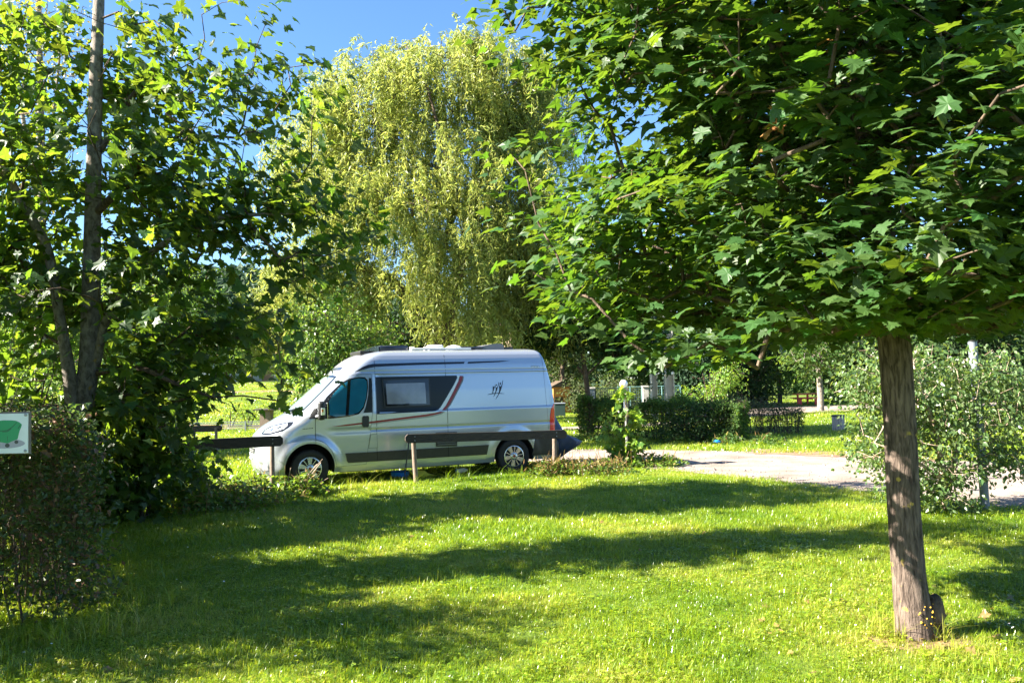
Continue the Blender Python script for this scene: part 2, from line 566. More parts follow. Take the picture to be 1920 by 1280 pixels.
def strip_sheet(name, near, far, mat, lift=0.004, n=60, m=8, jit=0.12, seed=1):
    """a sheet on the ground between two edge lines, its edges ragged"""
    rg = np.random.default_rng(seed)
    def res(pl):
        pl = np.array(pl, float)
        d = np.r_[0, np.cumsum(np.linalg.norm(np.diff(pl, axis=0), axis=1))]
        t = np.linspace(0, d[-1], n)
        return np.stack([np.interp(t, d, pl[:, 0]), np.interp(t, d, pl[:, 1])], -1)
    a, b = res(near), res(far)
    a[:, 1] += np.convolve(rg.normal(0, jit, n + 4), np.ones(5) / 5, 'valid')
    b[:, 1] += np.convolve(rg.normal(0, jit, n + 4), np.ones(5) / 5, 'valid')
    t = np.linspace(0, 1, m)[None, :, None]
    P = a[:, None] * (1 - t) + b[:, None] * t
    V = np.concatenate([P, (ground_z(P[..., 0], P[..., 1]) + lift)[..., None]], -1).reshape(-1, 3)
    ii = (np.arange(n - 1)[:, None] * m + np.arange(m - 1)[None]).ravel()
    o = mesh_np(name, V, None, np.stack([ii, ii + m, ii + m + 1, ii + 1], -1), mat, smooth_sh=True)
    return tag(o, kind='structure')


PATH_NEAR = [(-3.0, 20.2), (0.6, 19.0), (2.1, 17.6), (3.0, 16.6), (3.9, 15.4), (5.0, 13.6), (6.1, 11.9), (7.1, 10.5), (9.5, 8.6), (14, 6.5)]
PATH_FAR = [(-3.0, 22.8), (1.0, 22.6), (2.4, 21.9), (4.2, 21.0), (6.2, 20.0), (8.4, 17.8), (10.5, 15.6), (13, 13.8), (17, 12), (22, 10.8)]
strip_sheet('gravel_path', PATH_NEAR, PATH_FAR, M['gravel'], seed=3)
strip_sheet('far_path', [(-2, 30.6), (4, 31.0), (8, 33.0), (11, 37.5), (15, 40.3), (22, 41), (34, 41)], [(-2, 32.0), (4, 32.8), (8, 36), (11, 43), (15, 47.5), (22, 48.0), (34, 48)], M['gravel'], seed=4, jit=0.2)
strip_sheet('dirt_path', [(-24, 35.6), (-14, 35.4), (-9, 35.4)], [(-24, 37.6), (-14, 37.2), (-9, 37.0)], M['soil'], seed=5, lift=0.02)
strip_sheet('far_track', [(-40, 52.5), (-20, 52), (-9, 52)], [(-40, 53.4), (-20, 52.9), (-9, 52.8)], M['soil'], seed=6, lift=0.02)
strip_sheet('bare_soil', [(2.4, 5.68), (2.75, 5.55), (3.1, 5.68)], [(2.4, 5.9), (2.75, 6.05), (3.1, 5.9)], M['soil'], seed=7, jit=0.06, lift=0.004)
strip_sheet('trodden_soil', [(5.6, 19.6), (7.2, 18.3), (8.6, 16.9)], [(5.9, 20.8), (7.6, 19.6), (9.2, 17.6)], M['soil'], seed=8, jit=0.15, lift=0.009)

# the wooded hill far off to the left
hx = np.linspace(-260, 30, 110)
hy = np.linspace(190, 420, 60)
HX, HY = np.meshgrid(hx, hy)
hz = 44 * smooth(200, 330, HY) * (1 - 0.75 * smooth(-90, 20, HX)) + 2.5 * np.sin(HX * .31) * np.cos(HY * .27) + 1.6 * np.sin(HX * .9 + HY * .4) + RNG.normal(0, 0.9, HX.shape)
HV = np.stack([HX, HY, hz], -1).reshape(-1, 3)
ii = (np.arange(59)[:, None] * 110 + np.arange(109)[None]).ravel()
hill = mesh_np('hill', HV, None, np.stack([ii, ii + 1, ii + 111, ii + 110], -1), M['hillwood'], smooth_sh=True)
tag(hill, kind='structure')

# ------------------------------------------------------------------ camper van
ZF = [.25, .35, .5, .7, .85, .95, 1.05, 1.12, 1.20, 1.28, 1.34, 1.40, 2.06, 2.15, 2.25, 2.33, 2.40, 2.45, 2.49, 2.51, 2.52]
XF = [.86, .92, .948, .94, .925, .89, .80, .70, .56, .42, .30, .235, -.52, -.62, -.73, -.84, -.97, -1.10, -1.27, -1.5, -1.8]
ZR = [.25, .4, .8, 1.4, 1.7, 2.0, 2.3, 2.42, 2.48, 2.52]
XR = [-4.95, -5.03, -5.05, -5.05, -5.02, -4.96, -4.88, -4.83, -4.77, -4.6]
ZW = [.25, .35, .6, .9, 1.3, 1.7, 2.0, 2.2, 2.32, 2.40, 2.455, 2.49, 2.51, 2.52]
YW = [.975, 1.0, 1.015, 1.022, 1.02, .99, .955, .92, .888, .847, .79, .70, .58, .40]
ZLt = [.25, 1.2, 1.34, 1.7, 2.06, 2.4, 2.52]
LLt = [.62, .62, .55, .52, .5, .48, .40]
LR = .13


def v_xf(z): return np.interp(z, ZF, XF)
def v_xr(z): return np.interp(z, ZR, XR)
def v_w(z): return np.interp(z, ZW, YW)
def v_l(z): return np.interp(z, ZLt, LLt)
def v_n(z): return np.interp(z, [1.2, 1.6], [2.6, 3.6])
def v_m(z): return np.interp(z, [1.2, 1.6], [2.0, 1.6])


def v_mod(X, z):
    """pressed lines and flares of the side panel"""
    X = np.asarray(X, float)
    z = np.asarray(z, float)
    nr = smooth(-4.95, -4.88, X)
    m = -.014 * smooth(1.315, 1.34, z) * (1 - smooth(2.03, 2.045, z)) * (1 - smooth(-1.3, -1.2, X)) * nr
    m = m - .012 * np.exp(-((z - 1.0) / .022) ** 2) * (1 - smooth(-.5, -.25, X)) * nr
    m = m - .006 * np.exp(-((z - 2.10) / .012) ** 2) * (1 - smooth(-.6, -.5, X)) * nr
    r = np.hypot(X, z - .36)
    m = m + .035 * (1 - smooth(.50, .62, r)) * smooth(.25, .4, z)
    r2 = np.hypot(X + 4.035, z - .36)
    return m + .018 * (1 - smooth(.50, .62, r2)) * smooth(.25, .4, z)


def v_side(X, z):
    w_, f, L, r = v_w(z), v_xf(z), v_l(z), v_xr(z)
    xc, rc = f - L, r + LR
    y = np.full(np.broadcast(X, z).shape, 1.0) * w_
    t = np.clip((X - xc) / L, 0, 1)
    y = np.where(X > xc, w_ * (1 - t ** v_n(z)) ** (1 / v_m(z)), y)
    t = np.clip((rc - X) / LR, 0, 1)
    y = np.where(X < rc, w_ * np.maximum(1 - t ** 2.4, 0) ** (1 / 2.4), y)
    return y + v_mod(X, z) * np.clip(y / w_, 0, 1)


def v_front(y, z):
    w_, f, L = v_w(z), v_xf(z), v_l(z)
    k = np.clip(np.abs(y) / w_, 0, 1)
    return f - L + L * np.maximum(1 - k ** v_m(z), 0) ** (1 / v_n(z))


TR = {
    'door': [(-0.100, 0.871), (-0.101, 1.229), (-0.102, 1.490), (-0.328, 1.754), (-0.532, 1.934), (-0.714, 2.019), (-0.880, 2.055), (-1.168, 2.053), (-1.176, 1.888), (-1.171, 1.346), (-1.147, 1.167), (-1.117, 0.919), (-1.069, 0.642), (-1.037, 0.365), (-0.476, 0.352), (-0.455, 0.462), (-0.397, 0.632), (-0.292, 0.774), (-0.206, 0.837)],
    'doorglass': [(-0.363, 1.307), (-0.361, 1.562), (-0.455, 1.707), (-0.600, 1.851), (-0.750, 1.948), (-0.921, 1.974), (-1.032, 1.966), (-1.070, 1.920), (-1.076, 1.810), (-1.048, 1.610), (-0.992, 1.442), (-0.898, 1.336), (-0.727, 1.293), (-0.480, 1.273)],
    'doorframe': [(-0.195, 1.450), (-0.321, 1.641), (-0.463, 1.776), (-0.606, 1.901), (-0.753, 1.973), (-0.922, 1.999), (-1.043, 1.991), (-1.092, 1.940), (-1.096, 1.809), (-1.063, 1.590), (-1.001, 1.412), (-0.907, 1.306), (-0.727, 1.268), (-0.431, 1.245), (-0.188, 1.240)],
    'mirrorbase': [(0.013, 1.253), (-0.032, 1.348), (-0.105, 1.452), (-0.197, 1.488), (-0.251, 1.438), (-0.304, 1.251)],
    'band': [(-1.249, 1.992), (-2.045, 1.991), (-2.871, 1.989), (-2.879, 1.943), (-2.793, 1.798), (-2.626, 1.552), (-2.506, 1.380), (-2.452, 1.330), (-2.383, 1.307), (-1.798, 1.298), (-1.251, 1.288)],
    'bpillar': [(-1.114, 1.980), (-1.175, 1.979), (-1.165, 1.326), (-0.983, 1.323), (-1.032, 1.431), (-1.090, 1.659)],
    'cwinout': [(-1.367, 1.944), (-1.831, 1.952), (-2.308, 1.958), (-2.310, 1.412), (-1.849, 1.410), (-1.398, 1.411)],
    'cwinin': [(-1.435, 1.861), (-2.209, 1.864), (-2.217, 1.462), (-1.450, 1.472)],
    'redlow': [(-0.370, 1.095), (-0.675, 1.124), (-1.249, 1.170), (-1.797, 1.217), (-2.221, 1.253), (-2.382, 1.273), (-2.491, 1.296), (-2.567, 1.297), (-2.490, 1.259), (-2.381, 1.238), (-2.220, 1.213), (-1.796, 1.179), (-1.248, 1.133), (-0.675, 1.095)],
    'shadowlow': [(-0.302, 1.075), (-0.675, 1.090), (-1.248, 1.125), (-1.796, 1.171), (-2.220, 1.205), (-2.381, 1.230), (-2.501, 1.254), (-2.589, 1.300), (-2.594, 1.291), (-2.511, 1.242), (-2.381, 1.216), (-2.219, 1.191), (-1.796, 1.159), (-1.248, 1.115), (-0.674, 1.078)],
    'redup': [(-2.937, 1.979), (-2.998, 1.978), (-2.982, 1.899), (-2.828, 1.640), (-2.698, 1.430), (-2.596, 1.320), (-2.536, 1.322), (-2.620, 1.407), (-2.762, 1.637), (-2.903, 1.879)],
    'whiteup': [(-2.880, 1.985), (-2.932, 1.982), (-2.898, 1.879), (-2.756, 1.637), (-2.614, 1.407), (-2.537, 1.325), (-2.461, 1.325), (-2.515, 1.379), (-2.634, 1.552), (-2.801, 1.798), (-2.887, 1.943)],
    'top1': [(-0.859, 2.084), (-0.932, 2.140), (-1.014, 2.188), (-1.118, 2.227), (-1.221, 2.242), (-1.847, 2.251), (-2.275, 2.256), (-3.058, 2.259), (-3.039, 2.221), (-2.271, 2.212), (-1.843, 2.204), (-1.247, 2.184), (-1.113, 2.160), (-0.979, 2.124)],
    'top2': [(-3.135, 2.256), (-3.500, 2.263), (-3.887, 2.268), (-4.021, 2.261), (-3.785, 2.241), (-3.439, 2.231), (-3.115, 2.220)],
    'strip': [(-0.646, 0.591), (-1.271, 0.591), (-1.923, 0.596), (-2.750, 0.599), (-3.485, 0.604), (-3.439, 0.412), (-2.859, 0.412), (-1.787, 0.411), (-1.169, 0.412), (-0.698, 0.412), (-0.673, 0.446)],
    'fuel': [(-1.120, 0.919), (-1.244, 0.923), (-1.254, 0.662), (-1.079, 0.662)],
    'handle': [(-0.966, 1.244), (-0.987, 1.268), (-1.078, 1.270), (-1.093, 1.239), (-1.090, 1.100), (-1.074, 1.060), (-0.983, 1.059), (-0.964, 1.095)],
    'vent': [(-2.395, 0.894), (-2.820, 0.889), (-2.822, 0.612), (-2.396, 0.622)],
    'headlight': [(0.909, 1.202), (0.844, 1.198), (0.751, 1.174), (0.627, 1.144), (0.513, 1.105), (0.488, 1.058), (0.490, 0.987), (0.665, 0.974), (0.808, 0.987), (0.900, 1.016), (0.948, 1.048), (0.956, 1.111), (0.945, 1.156)],
    'headlightin': [(0.865, 1.175), (0.788, 1.147), (0.637, 1.113), (0.568, 1.056), (0.580, 1.000), (0.781, 1.010), (0.891, 1.048), (0.933, 1.084), (0.925, 1.130)],
    'fog': [(0.430, 0.582), (0.551, 0.696), (0.746, 0.724), (0.898, 0.723), (0.908, 0.671), (0.814, 0.630), (0.620, 0.593)],
    'airdam': [(0.517, 0.411), (0.705, 0.447), (0.834, 0.458), (0.808, 0.340), (0.567, 0.315)],
    'inlet': [(-1.779, 0.827), (-1.843, 0.895), (-1.905, 0.821), (-1.841, 0.753)],
    'badge': [(0.131, 1.079), (-0.070, 1.090), (-0.070, 1.072), (0.131, 1.062)],
    'script2': [(-4.475, 2.145), (-4.691, 2.145), (-4.686, 2.074), (-4.467, 2.073)],
    'logo_base': [(-3.488, 1.589), (-3.527, 1.603), (-3.577, 1.616), (-3.628, 1.623), (-3.690, 1.624), (-3.766, 1.620), (-3.860, 1.606), (-3.859, 1.601), (-3.771, 1.606), (-3.690, 1.610), (-3.627, 1.604), (-3.570, 1.600), (-3.526, 1.594)],
    'logo_small': [(-3.624, 1.769), (-3.641, 1.736), (-3.645, 1.757), (-3.654, 1.754), (-3.652, 1.733), (-3.670, 1.774), (-3.663, 1.739), (-3.651, 1.716), (-3.642, 1.687), (-3.626, 1.652), (-3.615, 1.623), (-3.599, 1.617), (-3.610, 1.647), (-3.624, 1.681), (-3.631, 1.716), (-3.627, 1.740)],
    'logo_mid': [(-3.671, 1.791), (-3.678, 1.794), (-3.681, 1.756), (-3.690, 1.735), (-3.706, 1.732), (-3.727, 1.755), (-3.741, 1.795), (-3.730, 1.737), (-3.712, 1.691), (-3.686, 1.639), (-3.657, 1.581), (-3.630, 1.550), (-3.617, 1.545), (-3.644, 1.582), (-3.662, 1.622), (-3.677, 1.674), (-3.683, 1.709), (-3.676, 1.744)],
    'logo_midhead': [(-3.692, 1.791), (-3.705, 1.799), (-3.714, 1.781), (-3.711, 1.767), (-3.700, 1.767), (-3.693, 1.779)],
    'logo_big': [(-3.746, 1.842), (-3.752, 1.836), (-3.758, 1.789), (-3.768, 1.757), (-3.786, 1.750), (-3.810, 1.770), (-3.829, 1.823), (-3.847, 1.881), (-3.849, 1.863), (-3.832, 1.787), (-3.809, 1.717), (-3.780, 1.654), (-3.749, 1.602), (-3.711, 1.545), (-3.674, 1.499), (-3.668, 1.494), (-3.692, 1.540), (-3.719, 1.580), (-3.744, 1.637), (-3.757, 1.690), (-3.757, 1.736), (-3.746, 1.789)],
    'logo_bighead': [(-3.776, 1.824), (-3.787, 1.835), (-3.799, 1.817), (-3.799, 1.794), (-3.787, 1.781), (-3.777, 1.797)],
}


van = thing('camper_van', 'silver high-roofed camper van with dark window band and red swoosh, parked on the grass', 'camper van', VAN_O, VAN_YAW + math.pi)


def van_body():
    zs = np.unique(np.round(np.concatenate([np.linspace(.25, .95, 24), np.linspace(.96, 1.05, 14), np.linspace(1.05, 1.42, 24), np.linspace(1.42, 2.02, 20),
                                            np.linspace(2.025, 2.13, 14), np.linspace(2.13, 2.40, 14), np.linspace(2.40, 2.52, 16)]), 4))
    V, n = [], None
    for z in zs:
        f, r, w_, L = v_xf(z), v_xr(z), v_w(z), v_l(z)
        xc, rc = f - L, r + LR
        t = np.linspace(0, math.pi / 2, 12)
        rx, ry = rc - LR * np.cos(t) ** (2 / 2.4), w_ * np.sin(t) ** (2 / 2.4)
        sx = np.linspace(rc, xc, 118)[1:-1]
        sy = np.full(len(sx), w_)
        t = np.linspace(0, math.pi / 2, 30)
        fx, fy = xc + L * np.sin(t) ** (2 / v_n(z)), w_ * np.cos(t) ** (2 / v_m(z))
        X = np.concatenate([rx, sx, fx])
        Y = np.concatenate([ry, sy, fy])
        Y = Y + v_mod(X, z) * np.clip(Y / w_, 0, 1)
        X2 = np.concatenate([X, X[1:-1][::-1]])
        Y2 = np.concatenate([Y, -Y[1:-1][::-1]])
        n = len(X2)
        V.append(np.stack([X2, Y2, np.full(n, z)], -1))
    V = np.concatenate(V)
    k = len(zs)
    a = np.arange(n)
    b = (a + 1) % n
    Q = np.concatenate([np.stack([i * n + a, i * n + b, (i + 1) * n + b, (i + 1) * n + a], -1) for i in range(k - 1)])
    half = n // 2
    caps = []
    for base, flip in ((0, True), ((k - 1) * n, False)):
        for j in range(half):
            q = [base + j, base + j + 1, base + (n - j - 1) % n, base + (n - j) % n]
            q = q[::-1] if flip else q
            caps.append(q)
    tris, quads = [], []
    for q in caps:
        u = list(dict.fromkeys(q))
        (tris if len(u) == 3 else quads).append(u)
    o = mesh_np('body', V, tris, np.concatenate([Q, np.array(quads)]), M['paint'], van, True)
    o.data.materials.append(M['arch_black'])
    me = o.data
    bm = bmesh.new()
    bm.from_mesh(me)
    bmesh.ops.recalc_face_normals(bm, faces=bm.faces)
    bm.to_mesh(me)
    bm.free()
    cut = []
    for x, rr in ((0.0, .445), (-4.035, .425)):
        for s in (1, -1):
            b2 = bmesh.new()
            bm_lathe(b2, [(rr, s * .45), (rr, s * 1.4)] if s > 0 else [(rr, -1.4), (rr, -.45)], 56, 'y', (x, 0, .36))
            c = obj_bm('arch_cutter', b2, M['arch_black'], van)
            cut.append(c)
            md = o.modifiers.new('cut', 'BOOLEAN')
            md.operation = 'DIFFERENCE'
            md.solver = 'EXACT'
            md.material_mode = 'TRANSFER'
            md.object = c
    dg = bpy.context.evaluated_depsgraph_get()
    me2 = bpy.data.meshes.new_from_object(o.evaluated_get(dg))
    o.modifiers.clear()
    o.data = me2
    me2.name = 'body'
    for c in cut:
        bpy.data.objects.remove(c)
    me2.set_sharp_from_angle(angle=math.radians(38))
    return o


van_body()


def inset(poly, d):
    n = len(poly)
    P = [Vector(p) for p in poly]
    area = sum(P[i].x * P[(i + 1) % n].y - P[(i + 1) % n].x * P[i].y for i in range(n))
    s = 1 if area > 0 else -1
    out = []
    for i in range(n):
        a, b, c = P[i - 1], P[i], P[(i + 1) % n]
        e1, e2 = (b - a).normalized(), (c - b).normalized()
        n1, n2 = Vector((-e1.y, e1.x)) * s, Vector((-e2.y, e2.x)) * s
        m = n1 + n2
        if m.length < 1e-4:
            m = n1
        m.normalize()
        out.append(tuple(b + m * min(d / max(0.4, m.dot(n1)), 2.2 * d)))
    return out


def patch(name, poly, mat, parent, off=.003, thick=.006, cell=.06, kind='side', sharp=30, flip=1):
    """a piece that follows the bodywork, standing proud of it by off and folded back by thick"""
    bm = bmesh.new()
    vs = [bm.verts.new((p[0], 0, p[1])) for p in poly]
    bm.faces.new(vs)
    xs = [p[0] for p in poly]
    zs_ = [p[1] for p in poly]
    for lo, hi, ax in ((min(xs), max(xs), 0), (min(zs_), max(zs_), 2)):
        k = int((hi - lo) / cell)
        for j in range(1, k + 1):
            c = lo + (hi - lo) * j / (k + 1)
            co = [0, 0, 0]
            co[ax] = c
            no = [0, 0, 0]
            no[ax] = 1
            bmesh.ops.bisect_plane(bm, geom=bm.verts[:] + bm.edges[:] + bm.faces[:], plane_co=co, plane_no=no, dist=1e-5)
    bmesh.ops.triangulate(bm, faces=bm.faces[:])
    ext = []
    if thick > 0:
        r = bmesh.ops.extrude_edge_only(bm, edges=[e for e in bm.edges if e.is_boundary])
        ext = [v for v in r['geom'] if isinstance(v, bmesh.types.BMVert)]
    es = set(ext)
    for v in bm.verts:
        o_ = off - (thick if v in es else 0)
        a, z = v.co.x, v.co.z
        if kind == 'side':
            v.co = Vector((a, flip * (float(v_side(a, z)) + o_), z))
        else:
            x = float(v_front(a, z))
            d = 1e-3
            nv = Vector((1, -(float(v_front(a + d, z)) - x) / d, -(float(v_front(a, z + d)) - x) / d)).normalized()
            v.co = Vector((x, a, z)) + nv * o_
    return obj_bm(name, bm, mat, parent, sharp)


# cab door, its window, mirror and handle
patch('door_gap', TR['door'], M['seam'], van, .0016, .004)
door = patch('cab_door', inset(TR['door'], .007), M['paint'], van, .004, .004, cell=.05)
fr = patch('window_frame', TR['doorframe'], M['glass_black'], door, .007, .004, cell=.05)
patch('door_window', TR['doorglass'], M['blind_teal'], door, .010, .003, cell=.05)
patch('window_divider', [(-.655, 1.29), (-.712, 1.29), (-.775, 1.955), (-.715, 1.93)], M['glass_black'], door, .013, .004, cell=.08)
patch('mirror_base', TR['mirrorbase'], M['black_plastic'], door, .016, .02, cell=.05)
patch('door_pillar_trim', inset(TR['bpillar'], .004), M['decal_dark'], door, .006, .003)
patch('door_handle', TR['handle'], M['black_plastic'], door, .026, .03, cell=.03)
patch('fender_gap', [(-.098, .80), (-.104, .80), (-.104, 1.24), (-.098, 1.24)], M['seam'], van, .0045, .004)

# window band and the caravan window in it
band = patch('window_band', TR['band'], M['decal_dark'], van, .004, .003)
cw = patch('side_window_frame', TR['cwinout'], M['black_plastic'], van, .022, .02)
patch('window_pane', inset(TR['cwinout'], .022), M['glass_black'], cw, .027, .004)
patch('window_blind', TR['cwinin'], M['blind_grey'], cw, .030, .003)
patch('window_catch', [(-1.80, 1.455), (-1.88, 1.455), (-1.88, 1.475), (-1.80, 1.475)], M['black_plastic'], cw, .036, .006)

# printed stripes
patch('red_stripe', TR['redlow'], M['decal_red'], van, .0055, .0, cell=.08)
patch('grey_stripe', TR['shadowlow'], M['decal_grey'], van, .0035, .0, cell=.08)
patch('red_stripe', TR['redup'], M['decal_red'], van, .0055, .0, cell=.08)
patch('white_stripe', TR['whiteup'], M['decal_white'], van, .0060, .0, cell=.08)
patch('grey_stripe', [(p[0] - .022, p[1] - .012) for p in TR['redup'][1:6]] + list(reversed(TR['redup'][1:6])), M['decal_grey'], van, .0035, .0, cell=.08)
patch('roof_stripe', TR['top1'], M['decal_black'], van, .003, .0, cell=.06)
patch('roof_stripe', TR['top2'], M['decal_black'], van, .003, .0, cell=.06)
for k in ('base', 'small', 'mid', 'midhead', 'big', 'bighead'):
    patch('figure_emblem', TR['logo_' + k], M['decal_black'], van, .0045 + .0004 * len(k), .0, cell=.2)
for k in range(5):
    x0 = -4.50 - k * .034
    patch('roof_lettering', [(x0, 2.118), (x0 - .024, 2.118), (x0 - .024, 2.142), (x0, 2.142)], M['decal_white'], van, .008, .0)
patch('roof_lettering', [(-4.49, 2.146), (-4.67, 2.146), (-4.67, 2.151), (-4.49, 2.151)], M['decal_grey'], van, .008, .0)
for k in range(7):
    x0 = .128 - k * .028
    patch('fender_lettering', [(x0, 1.066 + .0016 * k), (x0 - .020, 1.067 + .0016 * k), (x0 - .020, 1.080 + .0016 * k), (x0, 1.079 + .0016 * k)], M['decal_black'], van, .003, .0)

# lower cladding, sockets and hatches
patch('side_moulding', TR['strip'], M['black_plastic'], van, .022, .022)
for x in (-1.235, -2.64):
    patch('panel_seam', [(x, .43), (x - .010, .43), (x - .010, 2.40), (x, 2.40)], M['seam'], van, .0012 if x > -2 else .0012, .002, cell=.05)
    patch('moulding_seam', [(x, .415), (x - .010, .415), (x - .010, .59), (x, .59)], M['arch_black'], van, .0235, .002)
patch('panel_seam', [(-4.80, .85), (-4.805, .85), (-4.75, 2.35), (-4.744, 2.35)], M['seam'], van, .0012, .002, cell=.05)
for zz in (2.045,):
    patch('panel_seam', [(-1.25, zz), (-4.85, zz), (-4.85, zz + .006), (-1.25, zz + .006)], M['seam'], van, .0012, .002, cell=.05)
patch('hatch_gap', TR['fuel'], M['seam'], van, .0014, .002)
patch('fuel_flap', inset(TR['fuel'], .006), M['paint'], van, .0035, .003)
vent = patch('fridge_vent', TR['vent'], M['black_plastic'], van, .02, .02)
for k in range(6):
    zz = .65 + k * .04
    patch('vent_louvre', [(-2.42, zz), (-2.80, zz), (-2.80, zz + .016), (-2.42, zz + .016)], M['decal_grey'], vent, .026, .008)
inl = [(-1.842 + .062 * math.cos(t), .823 + .07 * math.sin(t)) for t in np.linspace(0, 2 * math.pi, 17)[:-1]]
patch('power_inlet', inl, M['black_plastic'], van, .03, .03, cell=.05)
patch('rear_side_panel', [(-4.42, .34), (-4.50, .68), (-4.90, .69), (-4.985, .69), (-4.985, .36), (-4.9, .33)], M['black_plastic'], van, .016, .02, cell=.05)
tl = patch('tail_light', [(-4.985, 1.40), (-4.935, 1.36), (-4.870, 1.25), (-4.842, 1.10), (-4.838, .80), (-5.0, .80), (-5.015, 1.1)], M['red_lens'], van, .014, .016, cell=.04)
patch('reversing_lens', [(-4.955, 1.19), (-4.945, .98), (-4.965, .93), (-5.005, .93), (-5.008, 1.19)], M['white_plastic'], tl, .018, .005, cell=.04)
tl2 = patch('tail_light', [(-4.985, 1.40), (-4.935, 1.36), (-4.870, 1.25), (-4.842, 1.10), (-4.838, .80), (-5.0, .80), (-5.015, 1.1)], M['red_lens'], van, .014, .016, cell=.04, flip=-1)

# the nose
ws = patch('windscreen', [(-.80, 1.40), (-.55, 1.375), (0, 1.365), (.55, 1.375), (.80, 1.40), (.79, 1.55), (.75, 1.75), (.70, 1.92), (.655, 2.02), (.4, 2.045), (0, 2.055), (-.4, 2.045), (-.655, 2.02), (-.70, 1.92), (-.75, 1.75), (-.79, 1.55)], M['glass_black'], van, .004, .004, cell=.07, kind='front')
patch('windscreen_blind', [(-.76, 1.43), (0, 1.40), (.76, 1.43), (.75, 1.55), (.71, 1.75), (.62, 1.99), (0, 2.02), (-.62, 1.99), (-.71, 1.75), (-.75, 1.55)], M['blind_pale'], ws, .007, .002, cell=.07, kind='front')
patch('cowl_grille', [(-.78, 1.335), (.78, 1.335), (.80, 1.385), (.5, 1.362), (0, 1.352), (-.5, 1.362), (-.80, 1.385)], M['black_plastic'], van, .010, .01, cell=.07, kind='front')
for y0, y1, z1 in ((-.02, .62, 1.46), (-.70, -.08, 1.44)):
    bm = bmesh.new()
    bm_tube(bm, [(float(v_front(y0, 1.37)) + .03, y0, 1.37), (float(v_front((y0 + y1) / 2, 1.40)) + .03, (y0 + y1) / 2, 1.41), (float(v_front(y1, z1)) + .025, y1, z1)], .011, 6)
    obj_bm('wiper', bm, M['black_plastic'], van)
patch('roof_film', [(-.60, 2.12), (.60, 2.12), (.58, 2.25), (.56, 2.38), (.50, 2.46), (-.50, 2.46), (-.56, 2.38), (-.58, 2.25)], M['roofgrey'], van, .003, .002, cell=.06, kind='front')
patch('roof_window', [(-.50, 2.14), (.50, 2.14), (.49, 2.19), (-.49, 2.19)], M['panel_dark'], van, .008, .004, cell=.06, kind='front')
for s in (1, -1):
    hl = patch('headlight', [(s * p[0], p[1]) for p in TR['headlight']], M['glass_black'], van, .008, .012, cell=.04, kind='front')
    patch('headlight_lens', [(s * p[0], p[1]) for p in TR['headlightin']], M['clear_lens'], hl, .013, .004, cell=.04, kind='front')
    for yy, zz in ((.74, 1.06), (.84, 1.10)):
        patch('reflector', [(s * (yy + .035 * math.cos(t)), zz + .028 * math.sin(t)) for t in np.linspace(0, 2 * math.pi, 13)[:-1]], M['chrome'], hl, .018, .006, cell=.04, kind='front')
    fg = patch('fog_recess', [(s * p[0], p[1]) for p in TR['fog']], M['grey_plastic'], van, .004, .01, cell=.05, kind='front')
    patch('fog_light', [(s * (.74 + .055 * math.cos(t)), .68 + .035 * math.sin(t)) for t in np.linspace(0, 2 * math.pi, 15)[:-1]], M['clear_lens'], fg, .010, .006, cell=.05, kind='front')
    patch('air_duct', [(s * p[0], p[1]) for p in TR['airdam']], M['grey_plastic'], van, .004, .01, cell=.05, kind='front')
gr = patch('upper_grille', [(-.42, .80), (.42, .80), (.46, .86), (.42, .91), (-.42, .91), (-.46, .86)], M['black_plastic'], van, .010, .012, cell=.06, kind='front')
for zz in (.82, .85, .88):
    patch('grille_bar', [(-.40, zz), (.40, zz), (.40, zz + .012), (-.40, zz + .012)], M['chrome'], gr, .018, .008, cell=.08, kind='front')
lg = patch('lower_grille', [(-.36, .63), (.36, .63), (.40, .72), (-.40, .72)], M['black_plastic'], van, .006, .01, cell=.06, kind='front')
for zz in (.655, .685):
    patch('grille_bar', [(-.35, zz), (.35, zz), (.35, zz + .010), (-.35, zz + .010)], M['grey_plastic'], lg, .014, .008, cell=.08, kind='front')
np_ = patch('number_plate', [(-.26, .52), (.26, .52), (.26, .62), (-.26, .62)], M['plate'], van, .016, .012, cell=.08, kind='front')
for k in range(6):
    y0 = .19 - k * .064
    patch('plate_character', [(y0, .545), (y0 - .032, .545), (y0 - .032, .600), (y0, .600)], M['sign_ink'], np_, .018, .0, cell=.08, kind='front')
patch('bumper_gap', [(-.90, .735), (.90, .735), (.90, .742), (-.90, .742)], M['seam'], van, .0015, .002, cell=.05, kind='front')

# mirrors
for s in (1, -1):
    bm = bmesh.new()
    bm_box(bm, (-.19, s * 1.19, 1.40), (.13, .20, .34), Matrix.Rotation(s * math.radians(-8), 3, 'Z'), .045, 3)
    mir = obj_bm('wing_mirror', bm, M['black_plastic'], van, 40)
    bm = bmesh.new()
    for zz in (1.30, 1.46):
        bm_tube(bm, [(-.12, s * .97, zz - .02), (-.12, s * 1.08, zz), (-.14, s * 1.16, zz)], .024, 8)
    obj_bm('mirror_arm', bm, M['grey_plastic'], mir, 40)
    bm = bmesh.new()
    bm_box(bm, (-.285, s * 1.195, 1.40), (.006, .15, .28))
    obj_bm('mirror_glass', bm, M['chrome'], mir)
    bm = bmesh.new()
    bm_box(bm, (-.20, s * 1.2885, 1.385), (.075, .012, .13), None, .004)
    ind = obj_bm('indicator', bm, M['clear_lens'], mir)
    bm = bmesh.new()
    bm_box(bm, (-.19, s * 1.296, 1.40), (.03, .006, .05))
    obj_bm('indicator_bulb', bm, M['amber'], mir)

